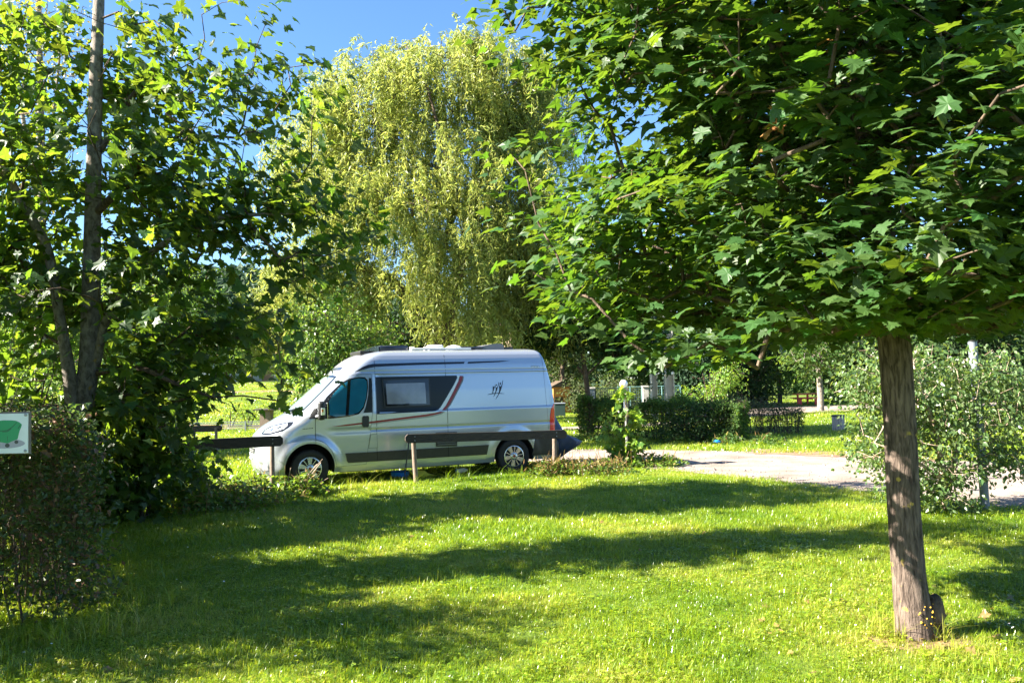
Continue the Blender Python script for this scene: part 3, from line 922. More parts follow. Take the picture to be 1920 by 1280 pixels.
# roof fittings
def roof_box(name, x0, x1, y0, y1, z0, z1, mat, bev=.02, parent=van, seg=2):
    bm = bmesh.new()
    bm_box(bm, ((x0 + x1) / 2, (y0 + y1) / 2, (z0 + z1) / 2), (abs(x1 - x0), abs(y1 - y0), z1 - z0), None, bev, seg)
    return obj_bm(name, bm, mat, parent, 40)


roof_box('roof_hood', -1.06, -1.24, -.48, .48, 2.44, 2.515, M['black_plastic'])
rl = roof_box('roof_light', -1.44, -2.02, -.42, .52, 2.50, 2.61, M['panel_dark'], .03)
bm = bmesh.new()
bm_prism(bm, [(-1.10, 2.50), (-1.43, 2.50), (-1.43, 2.60), (-1.36, 2.60)], -.40, .50)
obj_bm('roof_light_fairing', bm, M['chrome'], van)
roof_box('solar_panel', -2.10, -2.95, -.62, .05, 2.53, 2.565, M['panel_dark'], .005)
roof_box('solar_panel', -3.12, -3.60, -.30, .55, 2.53, 2.575, M['panel_dark'], .005)
roof_box('roof_rail', -2.05, -3.30, .60, .635, 2.51, 2.55, M['white_plastic'], .008)
roof_box('roof_bracket', -2.04, -2.13, .50, .60, 2.505, 2.575, M['white_plastic'], .012)
roof_box('roof_bracket', -2.33, -2.40, .50, .60, 2.505, 2.57, M['white_plastic'], .012)
roof_box('roof_vent', -2.44, -2.74, .28, .58, 2.515, 2.615, M['white_plastic'], .04, seg=3)
bm = bmesh.new()
bm_lathe(bm, [(.06, 2.50), (.06, 2.54), (.165, 2.545), (.16, 2.565), (.11, 2.595), (.04, 2.61)], 24, 'z', (-3.0, .42, 0))
obj_bm('mushroom_vent', bm, M['white_plastic'], van, 40)
bm = bmesh.new()
bm_prism(bm, [(-3.38, 2.50), (-3.46, 2.535), (-3.62, 2.585), (-3.80, 2.625), (-3.98, 2.635), (-4.06, 2.61), (-4.08, 2.50)], -.30, .50)
obj_bm('domed_roof_hatch', bm, M['roofgrey'], van, 25)
roof_box('roof_aerial_box', -4.08, -4.28, .25, .50, 2.51, 2.56, M['black_plastic'], .01)

# underbody and wheels
bm = bmesh.new()
bm_box(bm, (-2.02, 0, .34), (2.9, 1.75, .22))
bm_box(bm, (-4.72, 0, .37), (.5, 1.6, .2))
obj_bm('underbody', bm, M['arch_black'], van)
bm = bmesh.new()
bm_box(bm, (-4.92, 0, .47), (.3, 1.94, .30), None, .05, 2)
obj_bm('rear_bumper', bm, M['black_plastic'], van, 40)
bm = bmesh.new()
bm_tube(bm, [(-2.9, -.4, .23), (-4.6, -.4, .24), (-4.98, -.45, .26)], .03, 8)
obj_bm('exhaust', bm, M['grey_plastic'], van, 40)


def make_wheel():
    wh = bpy.data.objects.new('wheel', None)
    link(wh, van)
    bm = bmesh.new()
    bm_lathe(bm, [(.205, -.02), (.225, .005), (.25, .016), (.30, .018), (.325, .008), (.342, -.018), (.345, -.05), (.345, -.17), (.335, -.20), (.30, -.215), (.22, -.215)], 48, 'y')
    for k in range(40):                                             # tread blocks across the shoulder
        t = 2 * math.pi * k / 40
        bm_box(bm, (.342 * math.cos(t), -.015, .342 * math.sin(t)), (.008, .03, .03), Matrix.Rotation(-t, 3, 'Y'))
    obj_bm('tyre', bm, M['tyre'], wh, 35)
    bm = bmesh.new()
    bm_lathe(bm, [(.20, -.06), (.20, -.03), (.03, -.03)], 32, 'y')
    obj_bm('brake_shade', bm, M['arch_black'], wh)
    bm = bmesh.new()
    n = 48
    for (r0, r1, y0, y1) in ((.196, .214, -.02, .016),):
        A = [[bm.verts.new((r * math.cos(2 * math.pi * k / n), y, r * math.sin(2 * math.pi * k / n))) for k in range(n)] for r, y in ((r0, y0), (r0, y1), (r1, y1 - .004), (r1, y0))]
        for i in range(3):
            for k in range(n):
                bm.faces.new((A[i][k], A[i][(k + 1) % n], A[i + 1][(k + 1) % n], A[i + 1][k]))
    rim = obj_bm('rim', bm, M['rim'], wh, 40)
    for k in range(5):
        t = math.pi / 2 + 2 * math.pi * k / 5
        for dt, wi, wo, nm in ((0, .030, .052, 'wide_spoke'), (math.pi / 5, .008, .010, 'thin_spoke')):
            bm = bmesh.new()
            ca, sa = math.cos(t + dt), math.sin(t + dt)
            def P(r, s, y): return (r * ca - s * sa, y, r * sa + s * ca)
            lo = [P(.05, -wi, -.02), P(.05, wi, -.02), P(.205, wo, -.02), P(.205, -wo, -.02)]
            hi = [P(.05, -wi * .8, .008), P(.05, wi * .8, .008), P(.205, wo * .92, .012), P(.205, -wo * .92, .012)]
            vl = [bm.verts.new(p) for p in lo]
            vh = [bm.verts.new(p) for p in hi]
            bm.faces.new(vh)
            for i in range(4):
                bm.faces.new((vl[i], vl[(i + 1) % 4], vh[(i + 1) % 4], vh[i]))
            obj_bm(nm, bm, M['rim'], wh)
    bm = bmesh.new()
    bm_lathe(bm, [(.078, -.02), (.076, .012), (.062, .022), (.035, .024), (.030, .018), (.004, .018)], 24, 'y')
    obj_bm('hub_cap', bm, M['rim'], wh, 40)
    bm = bmesh.new()
    for k in range(5):
        t = 2 * math.pi * k / 5 + .3
        bm_lathe(bm, [(.009, .018), (.009, .026), (.003, .028)], 8, 'y', (.052 * math.cos(t), 0, .052 * math.sin(t)))
    tag(obj_bm('wheel_bolts', bm, M['grey_plastic'], wh), kind='stuff')
    bm = bmesh.new()
    bm_lathe(bm, [(.024, .019), (.024, .023), (.003, .024)], 16, 'y')
    obj_bm('hub_badge', bm, M['decal_red'], wh)
    return wh


wheel = make_wheel()
wheel.location = (0, .985, .345)
for x, s, spin in ((-4.035, 1, .5), (0, -1, .2), (-4.035, -1, .9)):
    c = copy_tree(wheel, van)
    c.location = (x, s * .985, .345)
    c.rotation_euler = (0, spin, 0 if s > 0 else math.pi)

# cover over the load carried behind the van
def bike_cover():
    zs = [1.45, 1.40, 1.30, 1.15, 1.0, .86, .76, .68, .60, .52, .44, .34, .24, .17]
    x1 = [-5.12, -5.16, -5.21, -5.25, -5.28, -5.33, -5.42, -5.58, -5.80, -5.92, -5.84, -5.64, -5.50, -5.42]
    hw = [.50, .62, .72, .78, .82, .84, .86, .86, .84, .82, .80, .76, .70, .62]
    n = 72
    V = []
    for z, xb, h in zip(zs, x1, hw):
        for k in range(n):
            t = 2 * math.pi * k / n
            c, s = math.cos(t), math.sin(t)
            e = .55
            cx, cy = math.copysign(abs(c) ** e, c), math.copysign(abs(s) ** e, s)
            mid, half = (xb - 5.075) / 2, (-5.075 - xb) / 2
            y = h * cy - .28
            fold = .018 * math.sin(y * 21 + z * 5) + .012 * math.sin(y * 47 - z * 9) + .02 * math.sin(z * 13 + y * 6)
            X = mid + half * cx
            if cx < 0:
                X -= fold * (1 + 1.2 * max(0, .9 - z))
                if z < .74:
                    X += .20 * (z < .74) * smooth(.25, .7, abs(y - .1)).item() * (-cx)
            V.append((X, y + fold * .5, z + .015 * math.sin(y * 9 + 2)))
    k = len(zs)
    a = np.arange(n)
    Q = np.concatenate([np.stack([i * n + a, i * n + (a + 1) % n, (i + 1) * n + (a + 1) % n, (i + 1) * n + a], -1) for i in range(k - 1)])
    V.append((-5.11, 0, 1.47))
    T = np.stack([a, (a + 1) % n, np.full(n, len(V) - 1)], -1)
    o = mesh_np('load_cover', V, T, Q, M['tarp'], None, True)
    o.location = VAN_O
    o.rotation_euler = (0, 0, VAN_YAW + math.pi)
    return tag(o, 'blue grey tarpaulin cover hanging over the load at the back of the camper van', 'tarpaulin')


bike_cover()

# things under the van
b = vanw(-1.85, .35)
bm = bmesh.new()
bm_lathe(bm, [(.12, 0), (.17, .02), (.185, .115), (.195, .12), (.185, .125), (.165, .03), (.02, .02)], 28)
tag(obj_bm('basin', bm, M['blue_plastic'], None, 40, b), 'blue plastic basin on the grass under the camper van', 'basin')
b = vanw(-2.28, .55)
bm = bmesh.new()
bm_prism(bm, [(-.20, 0), (.24, 0), (.24, .03), (.06, .075), (.0, .13), (-.14, .15), (-.20, .13)], -.09, .09)
o = obj_bm('levelling_ramp', bm, M['yellow_plastic'], None, None, b)
o.rotation_euler = (0, 0, VAN_YAW)
tag(o, 'yellow stepped wheel ramp lying under the camper van', 'ramp')
b = vanw(-3.02, .55)
bt = thing('bottle', 'small white bottle with blue cap lying under the camper van', 'bottle', b + Vector((0, 0, .075)), VAN_YAW)
bm = bmesh.new()
bm_tube(bm, [(-.05, 0, 0), (.10, 0, .01), (.14, 0, .012), (.17, 0, .012)], [.05, .05, .03, .02], 14)
obj_bm('bottle_body', bm, M['white_plastic'], bt, 40)
bm = bmesh.new()
bm_tube(bm, [(-.075, 0, 0), (-.05, 0, 0)], .052, 14)
obj_bm('bottle_cap', bm, M['blue_plastic'], bt, 40)
bm = bmesh.new()
p0 = vanw(-1.842, 1.07, .78)
pts = [p0, vanw(-1.80, 1.16, .60), vanw(-1.76, 1.18, .38), vanw(-1.72, 1.2, .16), vanw(-1.74, 1.26, .06), vanw(-1.6, 1.5, .05), vanw(-1.2, 1.3, .03), vanw(-.9, .7, .02)]
bm_tube(bm, pts, .012, 8)
tag(obj_bm('power_cable', bm, M['rubber_cable'], None, 40), 'black mains cable hanging from the socket of the camper van', 'cable')

# pebbles on the gravel path
r = np.random.default_rng(5)
n = 1500
t = r.random(n)
near_, far_ = np.array(PATH_NEAR), np.array(PATH_FAR)
s_ = r.random(n) * (len(near_) - 1)
i_ = np.minimum(s_.astype(int), len(near_) - 2)
f_ = (s_ - i_)[:, None]
A_ = near_[i_] * (1 - f_) + near_[i_ + 1] * f_
B_ = far_[i_] * (1 - f_) + far_[i_ + 1] * f_
t = np.where(r.random(n) < .6, np.abs(r.normal(0, .10, n)), t)[:, None]
P_ = A_ * (1 - t) + B_ * t
oc = np.array([(1, 0, 0), (0, 1, 0), (-1, 0, 0), (0, -1, 0), (0, 0, .6), (0, 0, -.6)])
fc = np.array([(0, 1, 4), (1, 2, 4), (2, 3, 4), (3, 0, 4), (1, 0, 5), (2, 1, 5), (3, 2, 5), (0, 3, 5)])
sz_ = r.gamma(3, .005, n)[:, None, None] + .006
V_ = oc[None] * sz_ * r.uniform(.7, 1.3, (n, 6, 1)) + np.concatenate([P_, ground_z(P_[:, 0], P_[:, 1])[:, None] + .008], 1)[:, None]
tag(mesh_np('pebbles', V_.reshape(-1, 3), (fc[None] + (np.arange(n) * 6)[:, None, None]).reshape(-1, 3), None, M['gravel']), 'loose pebbles lying on the gravel path', 'pebbles', None, 'stuff')

# ------------------------------------------------------------------ timber barriers
def barrier(label, org, rz, rails, posts, cat='fence', group=None):
    t = thing('timber_barrier', label, cat, org, rz, group)
    for x0, x1, z0, z1, tilt in rails:
        c, h = .045, (z1 - z0)
        poly = [(x0 + c, z0), (x1 - c, z0 + tilt), (x1, z0 + c + tilt), (x1, z1 - c + tilt), (x1 - c, z1 + tilt), (x0 + c, z1), (x0, z1 - c), (x0, z0 + c)]
        bm = bmesh.new()
        bm_prism(bm, poly, -.025, .03)
        obj_bm('rail', bm, M['timber'], t)
    for x, zb, zt, lean in posts:
        bm = bmesh.new()
        bm_tube(bm, [(x + lean, -.075, zb), (x + lean * .4, -.07, (zb + zt) / 2), (x, -.07, zt)], [.044, .042, .040], 10)
        obj_bm('post', bm, M['post_wood'], t, 40)
        zc = [(r[2] + r[3]) / 2 + r[4] * (x - r[0]) / (r[1] - r[0]) for r in rails][0]
        for dz in (-.035, .035):
            bm = bmesh.new()
            bm_lathe(bm, [(.011, .028), (.011, .036), (.005, .040)], 8, 'y', (x, 0, zc + dz))
            obj_bm('bolt', bm, M['grey_plastic'], t)
    return t


g = VAN_YAW + math.pi
barrier('dark timber barrier rail on two posts in front of the side of the camper van', vanw(-3, 2.0), g,
        [(-1.72, 1.48, .725, .885, .065)], [(1.31, -.1, .84, -.05), (-1.5, -.1, .78, .02)])
barrier('dark timber barrier rail running from the maple leaves to the camper van nose', vanw(2.2, 2.0), g,
        [(-1.60, 1.9, .855, 1.03, .0)], [(-1.43, -.1, .93, 0), (1.5, -.1, .93, 0)])
p = at(330, 805, 23.6)
barrier('short dark timber barrier farther back on the lawn, left of the camper van', Vector((p.x, p.y, 0)), .05,
        [(-2.2, 1.28, .62, .80, 0)], [(1.14, -.1, .74, .01), (-1.9, -.1, .74, 0)])

# ------------------------------------------------------------------ sign at the left edge
SD = 6.05
sp = at(53, 811.5, SD)
sign = thing('notice_sign', 'white sign printed with a green wheeled waste container, before the brown hedge', 'sign', (sp.x, sp.y, 0), math.radians(-4))
K = .288 / 505


def S2(p):
    return ((p[0] - 400) * K, sp.z + (912 - p[1]) * K)


bm = bmesh.new()
bm_box(bm, (-.205, .014, sp.z + .003), (.426, .016, .306))
obj_bm('backing_board', bm, M['sign_board'], sign)
bm = bmesh.new()
bm_box(bm, (-.205, 0, sp.z), (.410, .006, .288))
obj_bm('sign_plate', bm, M['sign_white'], sign)


def print_on(name, poly, mat, d):
    bm = bmesh.new()
    bm_prism(bm, [S2(p) for p in poly], -.0032 - d, -.003 + .0005)
    return obj_bm(name, bm, mat, sign)


def ell(cx, cy, rx, ry, n=28):
    return [(cx + rx * math.cos(t), cy + ry * math.sin(t)) for t in np.linspace(0, 2 * math.pi, n + 1)[:-1]]


print_on('printed_shadow', ell(85, 1040, 275, 62), M['sign_shadow'], .0002)
print_on('printed_container', [(-210, 830), (-190, 790), (-120, 762), (-20, 748), (80, 742), (180, 745), (240, 752), (285, 772), (318, 800), (310, 832), (288, 880), (275, 930), (262, 985), (200, 1008), (130, 1038), (40, 1022), (-80, 1000), (-150, 985), (-170, 930), (-190, 880)], M['sign_green'], .0006)
print_on('printed_lid_line', [(-185, 866), (-60, 874), (60, 872), (120, 866), (180, 832), (250, 770), (256, 776), (188, 840), (126, 876), (60, 882), (-60, 884), (-185, 876)], M['sign_greend'], .0010)
print_on('printed_handle', [(60, 884), (125, 880), (172, 850), (178, 858), (130, 892), (60, 894)], M['sign_greend'], .0012)
print_on('printed_side_line', [(126, 945), (132, 945), (131, 1012), (125, 1012)], M['sign_greend'], .0010)
print_on('printed_hinge', [(262, 848), (300, 800), (306, 806), (270, 858)], M['sign_greend'], .0012)
for c in ((125, 1064, 31), (246, 1023, 26), (-120, 1010, 26)):
    print_on('printed_wheel', ell(c[0], c[1], c[2], c[2] * .85, 18), M['sign_ink'], .0014)
for c in ((369, 680), (366, 1135), (-285, 680), (-285, 1135)):
    bm = bmesh.new()
    x, z = S2(c)
    bm_lathe(bm, [(.011, -.003), (.011, -.007), (.006, -.010)], 14, 'y', (x, 0, z))
    obj_bm('bolt', bm, M['grey_plastic'], sign)
for x in (-.31,):
    bm = bmesh.new()
    bm_tube(bm, [(x, .055, -.1), (x, .055, sp.z + .14)], .03, 10)
    obj_bm('sign_post', bm, M['post_wood'], sign, 40)

# ------------------------------------------------------------------ blackbird on a post
pp = at(62, 746, 12.0)
bm = bmesh.new()
bm_tube(bm, [(0, 0, -.05), (0, 0, pp.z)], .034, 10)
tag(obj_bm('post', bm, M['steel_grey'], None, 40, (pp.x, pp.y, 0)), 'thin grey post standing behind the brown hedge with the blackbird on it', 'post')
bird = thing('blackbird', 'blackbird with orange beak perched on the thin grey post behind the brown hedge', 'bird', (pp.x, pp.y, pp.z))
bm = bmesh.new()
pr = [(-.135, -.052, .010, .004), (-.10, -.032, .016, .010), (-.06, -.008, .022, .020), (-.02, .022, .031, .033), (.02, .052, .034, .037), (.05, .078, .027, .030), (.072, .100, .024, .025), (.092, .114, .020, .020), (.104, .118, .010, .010)]
rings = []
for x, z, ry, rz_ in pr:
    rings.append([bm.verts.new((x, ry * math.cos(t), z + rz_ * math.sin(t) + .012)) for t in np.linspace(0, 2 * math.pi, 13)[:-1]])
for A, B in zip(rings, rings[1:]):
    for k in range(12):
        bm.faces.new((A[k], A[(k + 1) % 12], B[(k + 1) % 12], B[k]))
bm.faces.new(rings[0])
bm.faces.new(rings[-1])
obj_bm('body', bm, M['bird_black'], bird, 60)
bm = bmesh.new()
bm_tube(bm, [(.098, 0, .129), (.118, 0, .128), (.134, 0, .124)], [.009, .006, .0015], 8)
obj_bm('beak', bm, M['beak'], bird, 60)
for s in (1, -1):
    bm = bmesh.new()
    bm_tube(bm, [(.0, s * .012, .03), (.004, s * .013, .004), (.018, s * .014, .001)], .0025, 6)
    obj_bm('leg', bm, M['twig_red'], bird)

# ------------------------------------------------------------------ lamp post with globe
lp = at(1175.5, 800, 22.0)
lamp = thing('globe_lamp', 'slim concrete lamp post with round white globe beside the trimmed hedge', 'lamp post', (lp.x, lp.y, 0))
bm = bmesh.new()
zt = at(1175, 727, 22).z
bm_box(bm, (0, 0, zt / 2 - .05), (.085, .085, zt + .1), None, .006)
obj_bm('post', bm, M['concrete_pale'], lamp)
gp = at(1169, 719.5, 22)
gx_, gz_ = gp.x - lp.x, gp.z
bm = bmesh.new()
bm_tube(bm, [(gx_, -.05, zt - .62), (gx_, -.05, gz_ - .09)], .017, 8)
bm_box(bm, (gx_ * .5, -.05, zt - .55), (abs(gx_), .03, .03))
obj_bm('bracket', bm, M['steel_grey'], lamp)
bm = bmesh.new()
bm_lathe(bm, [(.055, gz_ - .105), (.05, gz_ - .075)], 20, 'z', (gx_, -.05, 0))
obj_bm('globe_socket', bm, M['steel_grey'], lamp)
bm = bmesh.new()
bmesh.ops.create_uvsphere(bm, u_segments=28, v_segments=16, radius=.107, matrix=Matrix.Translation((gx_, -.05, gz_)))
obj_bm('globe', bm, M['globe'], lamp, 180)

# ------------------------------------------------------------------ far gate, pillars, mesh fence, concrete poles
GD = 40.0


def gxp(px, D=GD):
    return at(px, 760, D).x


def gzp(px, py, D=GD):
    return at(px, py, D).z


gate = thing('metal_gate', 'dark green barred metal gate beyond the trimmed hedge', 'gate', (gxp(1137), GD, 0))
x0, x1, zt = gxp(1117) - gxp(1137), gxp(1160) - gxp(1137), gzp(1137, 727)
for zz in (.12, zt - .02):
    bm = bmesh.new()
    bm_box(bm, ((x0 + x1) / 2, 0, zz), (x1 - x0, .05, .045))
    obj_bm('gate_rail', bm, M['gate_green'], gate)
gb = None
for k in range(14):
    bm = bmesh.new()
    x = x0 + (x1 - x0) * k / 13
    bm_box(bm, (0, 0, zt / 2), (.026 if 0 < k < 13 else .06, .03, zt - .05))
    if 0 < k < 13 and gb is not None:
        bm.free()
        o = gb.copy()
        link(o, gate)
    else:
        o = obj_bm('gate_bar', bm, M['gate_green'], gate)
        if k == 1:
            gb = o
    o.location = (x, 0, 0)


def pillar(px, wpx, ytop, mat, label, D=GD):
    t = thing('gate_pillar', label, 'pillar', (gxp(px, D), D, 0))
    wd_ = wpx / FPX * D
    zt_ = gzp(px, ytop, D)
    bm = bmesh.new()
    bm_box(bm, (0, 0, zt_ / 2 - .1), (wd_, wd_, zt_ + .1), None, .01)
    obj_bm('shaft', bm, mat, t)
    bm = bmesh.new()
    bm_box(bm, (0, 0, zt_ - .01), (wd_ * 1.25, wd_ * 1.25, .08), None, .015)
    obj_bm('coping', bm, M['concrete'], t)


pillar(1110, 11, 727, M['steel_grey'], 'gate pillar coloured grey for its shade, just behind the trunk of the forked tree')  # this pillar's shade is put into its blue-grey colour
pillar(1211, 11, 724, M['concrete_pale'], 'cream gate pillar left of the pair of concrete poles')
fe = thing('mesh_fence', 'pale green wire mesh fence running from the gate past the concrete poles', 'fence', (gxp(1160), GD + .3, 0))
ox = gxp(1160)
for px in (1161, 1184, 1206, 1244, 1279):
    bm = bmesh.new()
    x = gxp(px) - ox
    bm_tube(bm, [(x, 0, -.1), (x, 0, gzp(px, 724))], .03, 6)
    obj_bm('fence_post', bm, M['fence_teal'], fe)
bm = bmesh.new()
bm_tube(bm, [(0, 0, gzp(1161, 726)), (gxp(1279) - ox, 0, gzp(1279, 723))], .022, 6)
obj_bm('top_rail', bm, M['fence_teal'], fe)
V, Q = [], []
for k in range(34):
    x = (gxp(1279) - ox) * k / 33
    b0 = len(V)
    V += [(x - .004, 0, 0), (x + .004, 0, 0), (x + .004, 0, 1.35), (x - .004, 0, 1.35)]
    Q.append([b0, b0 + 1, b0 + 2, b0 + 3])
for k in range(10):
    z = .1 + k * .135
    b0 = len(V)
    L_ = gxp(1279) - ox
    V += [(0, .004, z - .004), (L_, .004, z - .004), (L_, .004, z + .004), (0, .004, z + .004)]
    Q.append([b0, b0 + 1, b0 + 2, b0 + 3])
tag(mesh_np('wire_mesh', V, None, Q, M['fence_teal'], fe), kind='stuff')

PD = 37.0


def pole(px, wpx, label):
    t = thing('concrete_pole', label, 'pole', (gxp(px, PD), PD, 0), 0)
    w0 = wpx / FPX * PD
    for nm, sy in (('shaft', 0),):
        bm = bmesh.new()
        zt_ = 9.0
        for sx in (-1, 1):
            A = [bm.verts.new((sx * w0 / 2 + a * .06 * w0, b_ * .20, z)) for z in (-.2, zt_) for a, b_ in ((-1, -1), (1, -1), (1, 1), (-1, 1))]
            for f in ((0, 1, 5, 4), (1, 2, 6, 5), (2, 3, 7, 6), (3, 0, 4, 7), (4, 5, 6, 7), (0, 1, 2, 3)):
                bm.faces.new([A[i] for i in f])
        bm_box(bm, (0, .05, zt_ / 2), (w0 * .9, .16, zt_))
        obj_bm(nm, bm, M['concrete_pale'], t)
    return t


pole(1227, 10, 'left one of the pair of square concrete poles beyond the trimmed hedge')
pole(1256, 15, 'right one of the pair of square concrete poles, in full sun beyond the trimmed hedge')
bm = bmesh.new()
xa, xb = gxp(1228, PD), gxp(1262, PD)
bm_box(bm, (0, -.28, gzp(1245, 700, PD)), (xb - xa, .08, .09))
tag(obj_bm('cross_arm', bm, M['white_plastic'], None, None, ((xa + xb) / 2, PD, 0)), 'white bar joining the pair of concrete poles', 'bar')

# orange hut and bin beyond the lawn
q = at(1053, 740, 46)
hut = thing('hut', 'small orange-walled hut half hidden among trees behind the camper van', 'hut', (q.x, 46, 0), .3)
bm = bmesh.new()
bm_box(bm, (0, .4, .72), (1.0, .9, 1.5))
obj_bm('wall', bm, M['orange_wall'], hut)
bm = bmesh.new()
bm_prism(bm, [(-.62, 1.45), (.62, 1.45), (.62, 1.50), (0, 1.80), (-.62, 1.50)], -.15, 1.0)
obj_bm('roof', bm, M['bark_dark'], hut)
bm = bmesh.new()
bm_box(bm, (-.2, -.06, .45), (.5, .02, .9))
obj_bm('door', bm, M['bark_dark'], hut)
q = at(1049, 757, 42)
bn = thing('bin', 'dark teal bin in front of the orange hut', 'bin', (q.x, 42, 0))
bm = bmesh.new()
bm_box(bm, (0, 0, .32), (.55, .5, .64), None, .02)
obj_bm('bin_body', bm, M['gate_green'], bn)
bm = bmesh.new()
bm_box(bm, (0, 0, .665), (.60, .55, .05), None, .015)
obj_bm('lid', bm, M['steel_grey'], bn)

# red picnic table
RD = 50.0
q = at(1511, 745, RD)
rt_ = thing('picnic_table', 'red picnic table with benches in the shade beyond the far path', 'picnic table', (q.x, RD, 0), .05)
ztop = at(1511, 738, RD).z
for nm, y, z, dy, wth in (('table_top', 0, ztop, .75, 1.40), ('bench', -.62, ztop * .62, .26, 1.40), ('bench', .62, ztop * .62, .26, 1.40)):
    bm = bmesh.new()
    bm_box(bm, (0, y, z), (wth, dy, .045))
    obj_bm(nm, bm, M['red_steel'], rt_)
for x in (-.5, .1):
    bm = bmesh.new()
    bm_box(bm, (x, 0, ztop / 2 - .03), (.09, .10, ztop - .02))
    bm_box(bm, (x, 0, ztop * .55), (.06, 1.3, .06))
    obj_bm('leg_frame', bm, M['red_steel'], rt_)
for x in (-.62, .42):
    bm = bmesh.new()
    bm_box(bm, (x, -.56, ztop * .28), (.26, .05, ztop * .55))
    obj_bm('side_board', bm, M['red_steel'], rt_)

# litter bin by the birch
q = at(1572.5, 808, 26.6)
lb = thing('litter_bin', 'slatted square litter bin with dark lid on the sunny lawn left of the birch', 'litter bin', (q.x, 26.6, 0), math.radians(-38))
h_ = at(1572, 780, 26.6).z
bm = bmesh.new()
bm_box(bm, (0, 0, h_ / 2), (.26, .26, h_))
obj_bm('liner', bm, M['bin_lid'], lb)
sl = None
for side in range(4):
    for k in range(3):
        bm = bmesh.new()
        bm_box(bm, (0, 0, h_ / 2 + .01), (.098, .02, h_ - .04), None, .004)
        if sl is None:
            sl = obj_bm('slat', bm, M['bin_wood'], lb)
            o = sl
        else:
            bm.free()
            o = sl.copy()
            link(o, lb)
        a = side * math.pi / 2
        u, v = (k - 1) * .105, -.145
        o.location = (u * math.cos(a) - v * math.sin(a), u * math.sin(a) + v * math.cos(a), 0)
        o.rotation_euler = (0, 0, a)
bm = bmesh.new()
bm_box(bm, (0, 0, h_ + .02), (.34, .34, .05), None, .012)
obj_bm('lid', bm, M['bin_lid'], lb)

# blue bag at the end of the hedge
q = at(1344, 825, 22.6)
bm = bmesh.new()
bmesh.ops.create_icosphere(bm, subdivisions=2, radius=.075)
rr = random.Random(3)
for v in bm.verts:
    v.co = Vector((v.co.x * 1.25, v.co.y * .7, max(-.05, v.co.z * .85))) * (1 + rr.uniform(-.14, .14))
tag(obj_bm('plastic_bag', bm, M['blue_plastic'], None, 40, (q.x, 22.6, .06)), 'small bright blue plastic bag on the grass at the end of the trimmed hedge', 'bag')

# table far left, low fence, house
q = at(510, 770, 34)
pt = thing('garden_table', 'dark wooden table on the far lawn behind the nose of the camper van', 'table', (q.x, 34, float(ground_z(q.x, 34))))
zt = at(500, 766, 34).z - float(ground_z(q.x, 34))
for k in range(5):
    bm = bmesh.new()
    bm_box(bm, (0, -.32 + k * .16, zt - .025), (1.35, .15, .05), None, .006)
    obj_bm('plank', bm, M['timber'], pt)
for x in (-.22,):
    bm = bmesh.new()
    bm_box(bm, (x, 0, zt / 2 - .03), (.42, .5, zt - .05))
    obj_bm('pedestal', bm, M['post_wood'], pt)
bm = bmesh.new()
bm_box(bm, (-.22, 0, .03), (.6, .7, .06))
obj_bm('foot', bm, M['post_wood'], pt)
lf = thing('low_fence', 'low grey wire fence along the dirt path on the far lawn', 'fence', (-13.2, 34.6, float(ground_z(-13.2, 34.6))))
for k in range(7):
    bm = bmesh.new()
    bm_box(bm, (-3 + k * 1.0, 0, .17), (.05, .05, .40))
    obj_bm('fence_post', bm, M['steel_grey'], lf)
for k in range(5):
    bm = bmesh.new()
    bm_box(bm, (0, 0, .06 + k * .07), (6.0, .012, .03))
    obj_bm('fence_wire', bm, M['steel_grey'], lf)

HD = 76.0
hz0 = 2.25
hx0 = at(490, 700, HD).x
hs = thing('stone_house', 'low grey stone house with reddish roof in shade across the far meadow', 'house', (hx0, HD, hz0), .12)
hw_, hh = 5.2, 2.35
bm = bmesh.new()
bm_box(bm, (0, 3, hh / 2 - .3), (hw_ * 2, 6, hh + .6))
obj_bm('wall', bm, M['house_wall'], hs)
bm = bmesh.new()
bm_prism(bm, [(-.45, hh - .02), (6.45, hh - .02), (6.45, hh + .10), (3, hh + 1.5), (-.45, hh + .10)], -hw_ - .4, hw_ + .4, 'yz')
roof = obj_bm('roof', bm, M['house_roof'], hs)
bm = bmesh.new()
bm_box(bm, (2.6, 3, hh + 1.5), (.6, .6, 1.2))
obj_bm('chimney', bm, M['house_wall'], roof)
bm = bmesh.new()
bm_box(bm, (.55, -.03, .85), (1.0, .1, 1.9))
obj_bm('door', bm, M['house_door'], hs)
for x in (-3.4, -1.5, 2.3, 4.1):
    bm = bmesh.new()
    bm_box(bm, (x, -.03, 1.35), (.8, .08, .95))
    wf = obj_bm('window', bm, M['white_plastic'] if x == 2.3 else M['house_door'], hs)
    for s in (-.185, .185):
        bm = bmesh.new()
        bm_box(bm, (x + s, -.075, 1.35), (.30, .02, .80))
        obj_bm('pane', bm, M['house_glass'], wf)

# ------------------------------------------------------------------ plants: tools
def maple_template(rng, bend=1.0):
    half = [(.0, .0), (.17, -.07), (.40, -.13), (.36, .02), (.60, .10), (.68, .30), (.50, .30), (.52, .47), (.33, .42), (.24, .52), (.33, .68), (.19, .72), (.13, .86), (.0, 1.06)]
    out = half + [(-x, y) for x, y in reversed(half[1:-1])]
    out = [(x * (1 + rng.normal(0, .05)), y + rng.normal(0, .02)) for x, y in out]
    P = [(0, .30)] + out
    V = np.array([(x, y, (.16 * abs(x) - .34 * x * x - .22 * max(0, y - .3) ** 2 - .10 * (y < .1) * abs(x)) * bend + rng.normal(0, .012)) for x, y in P], np.float32)
    n = len(out)
    T = np.array([(0, 1 + k, 1 + (k + 1) % n) for k in range(n)], np.int32)
    return V, T


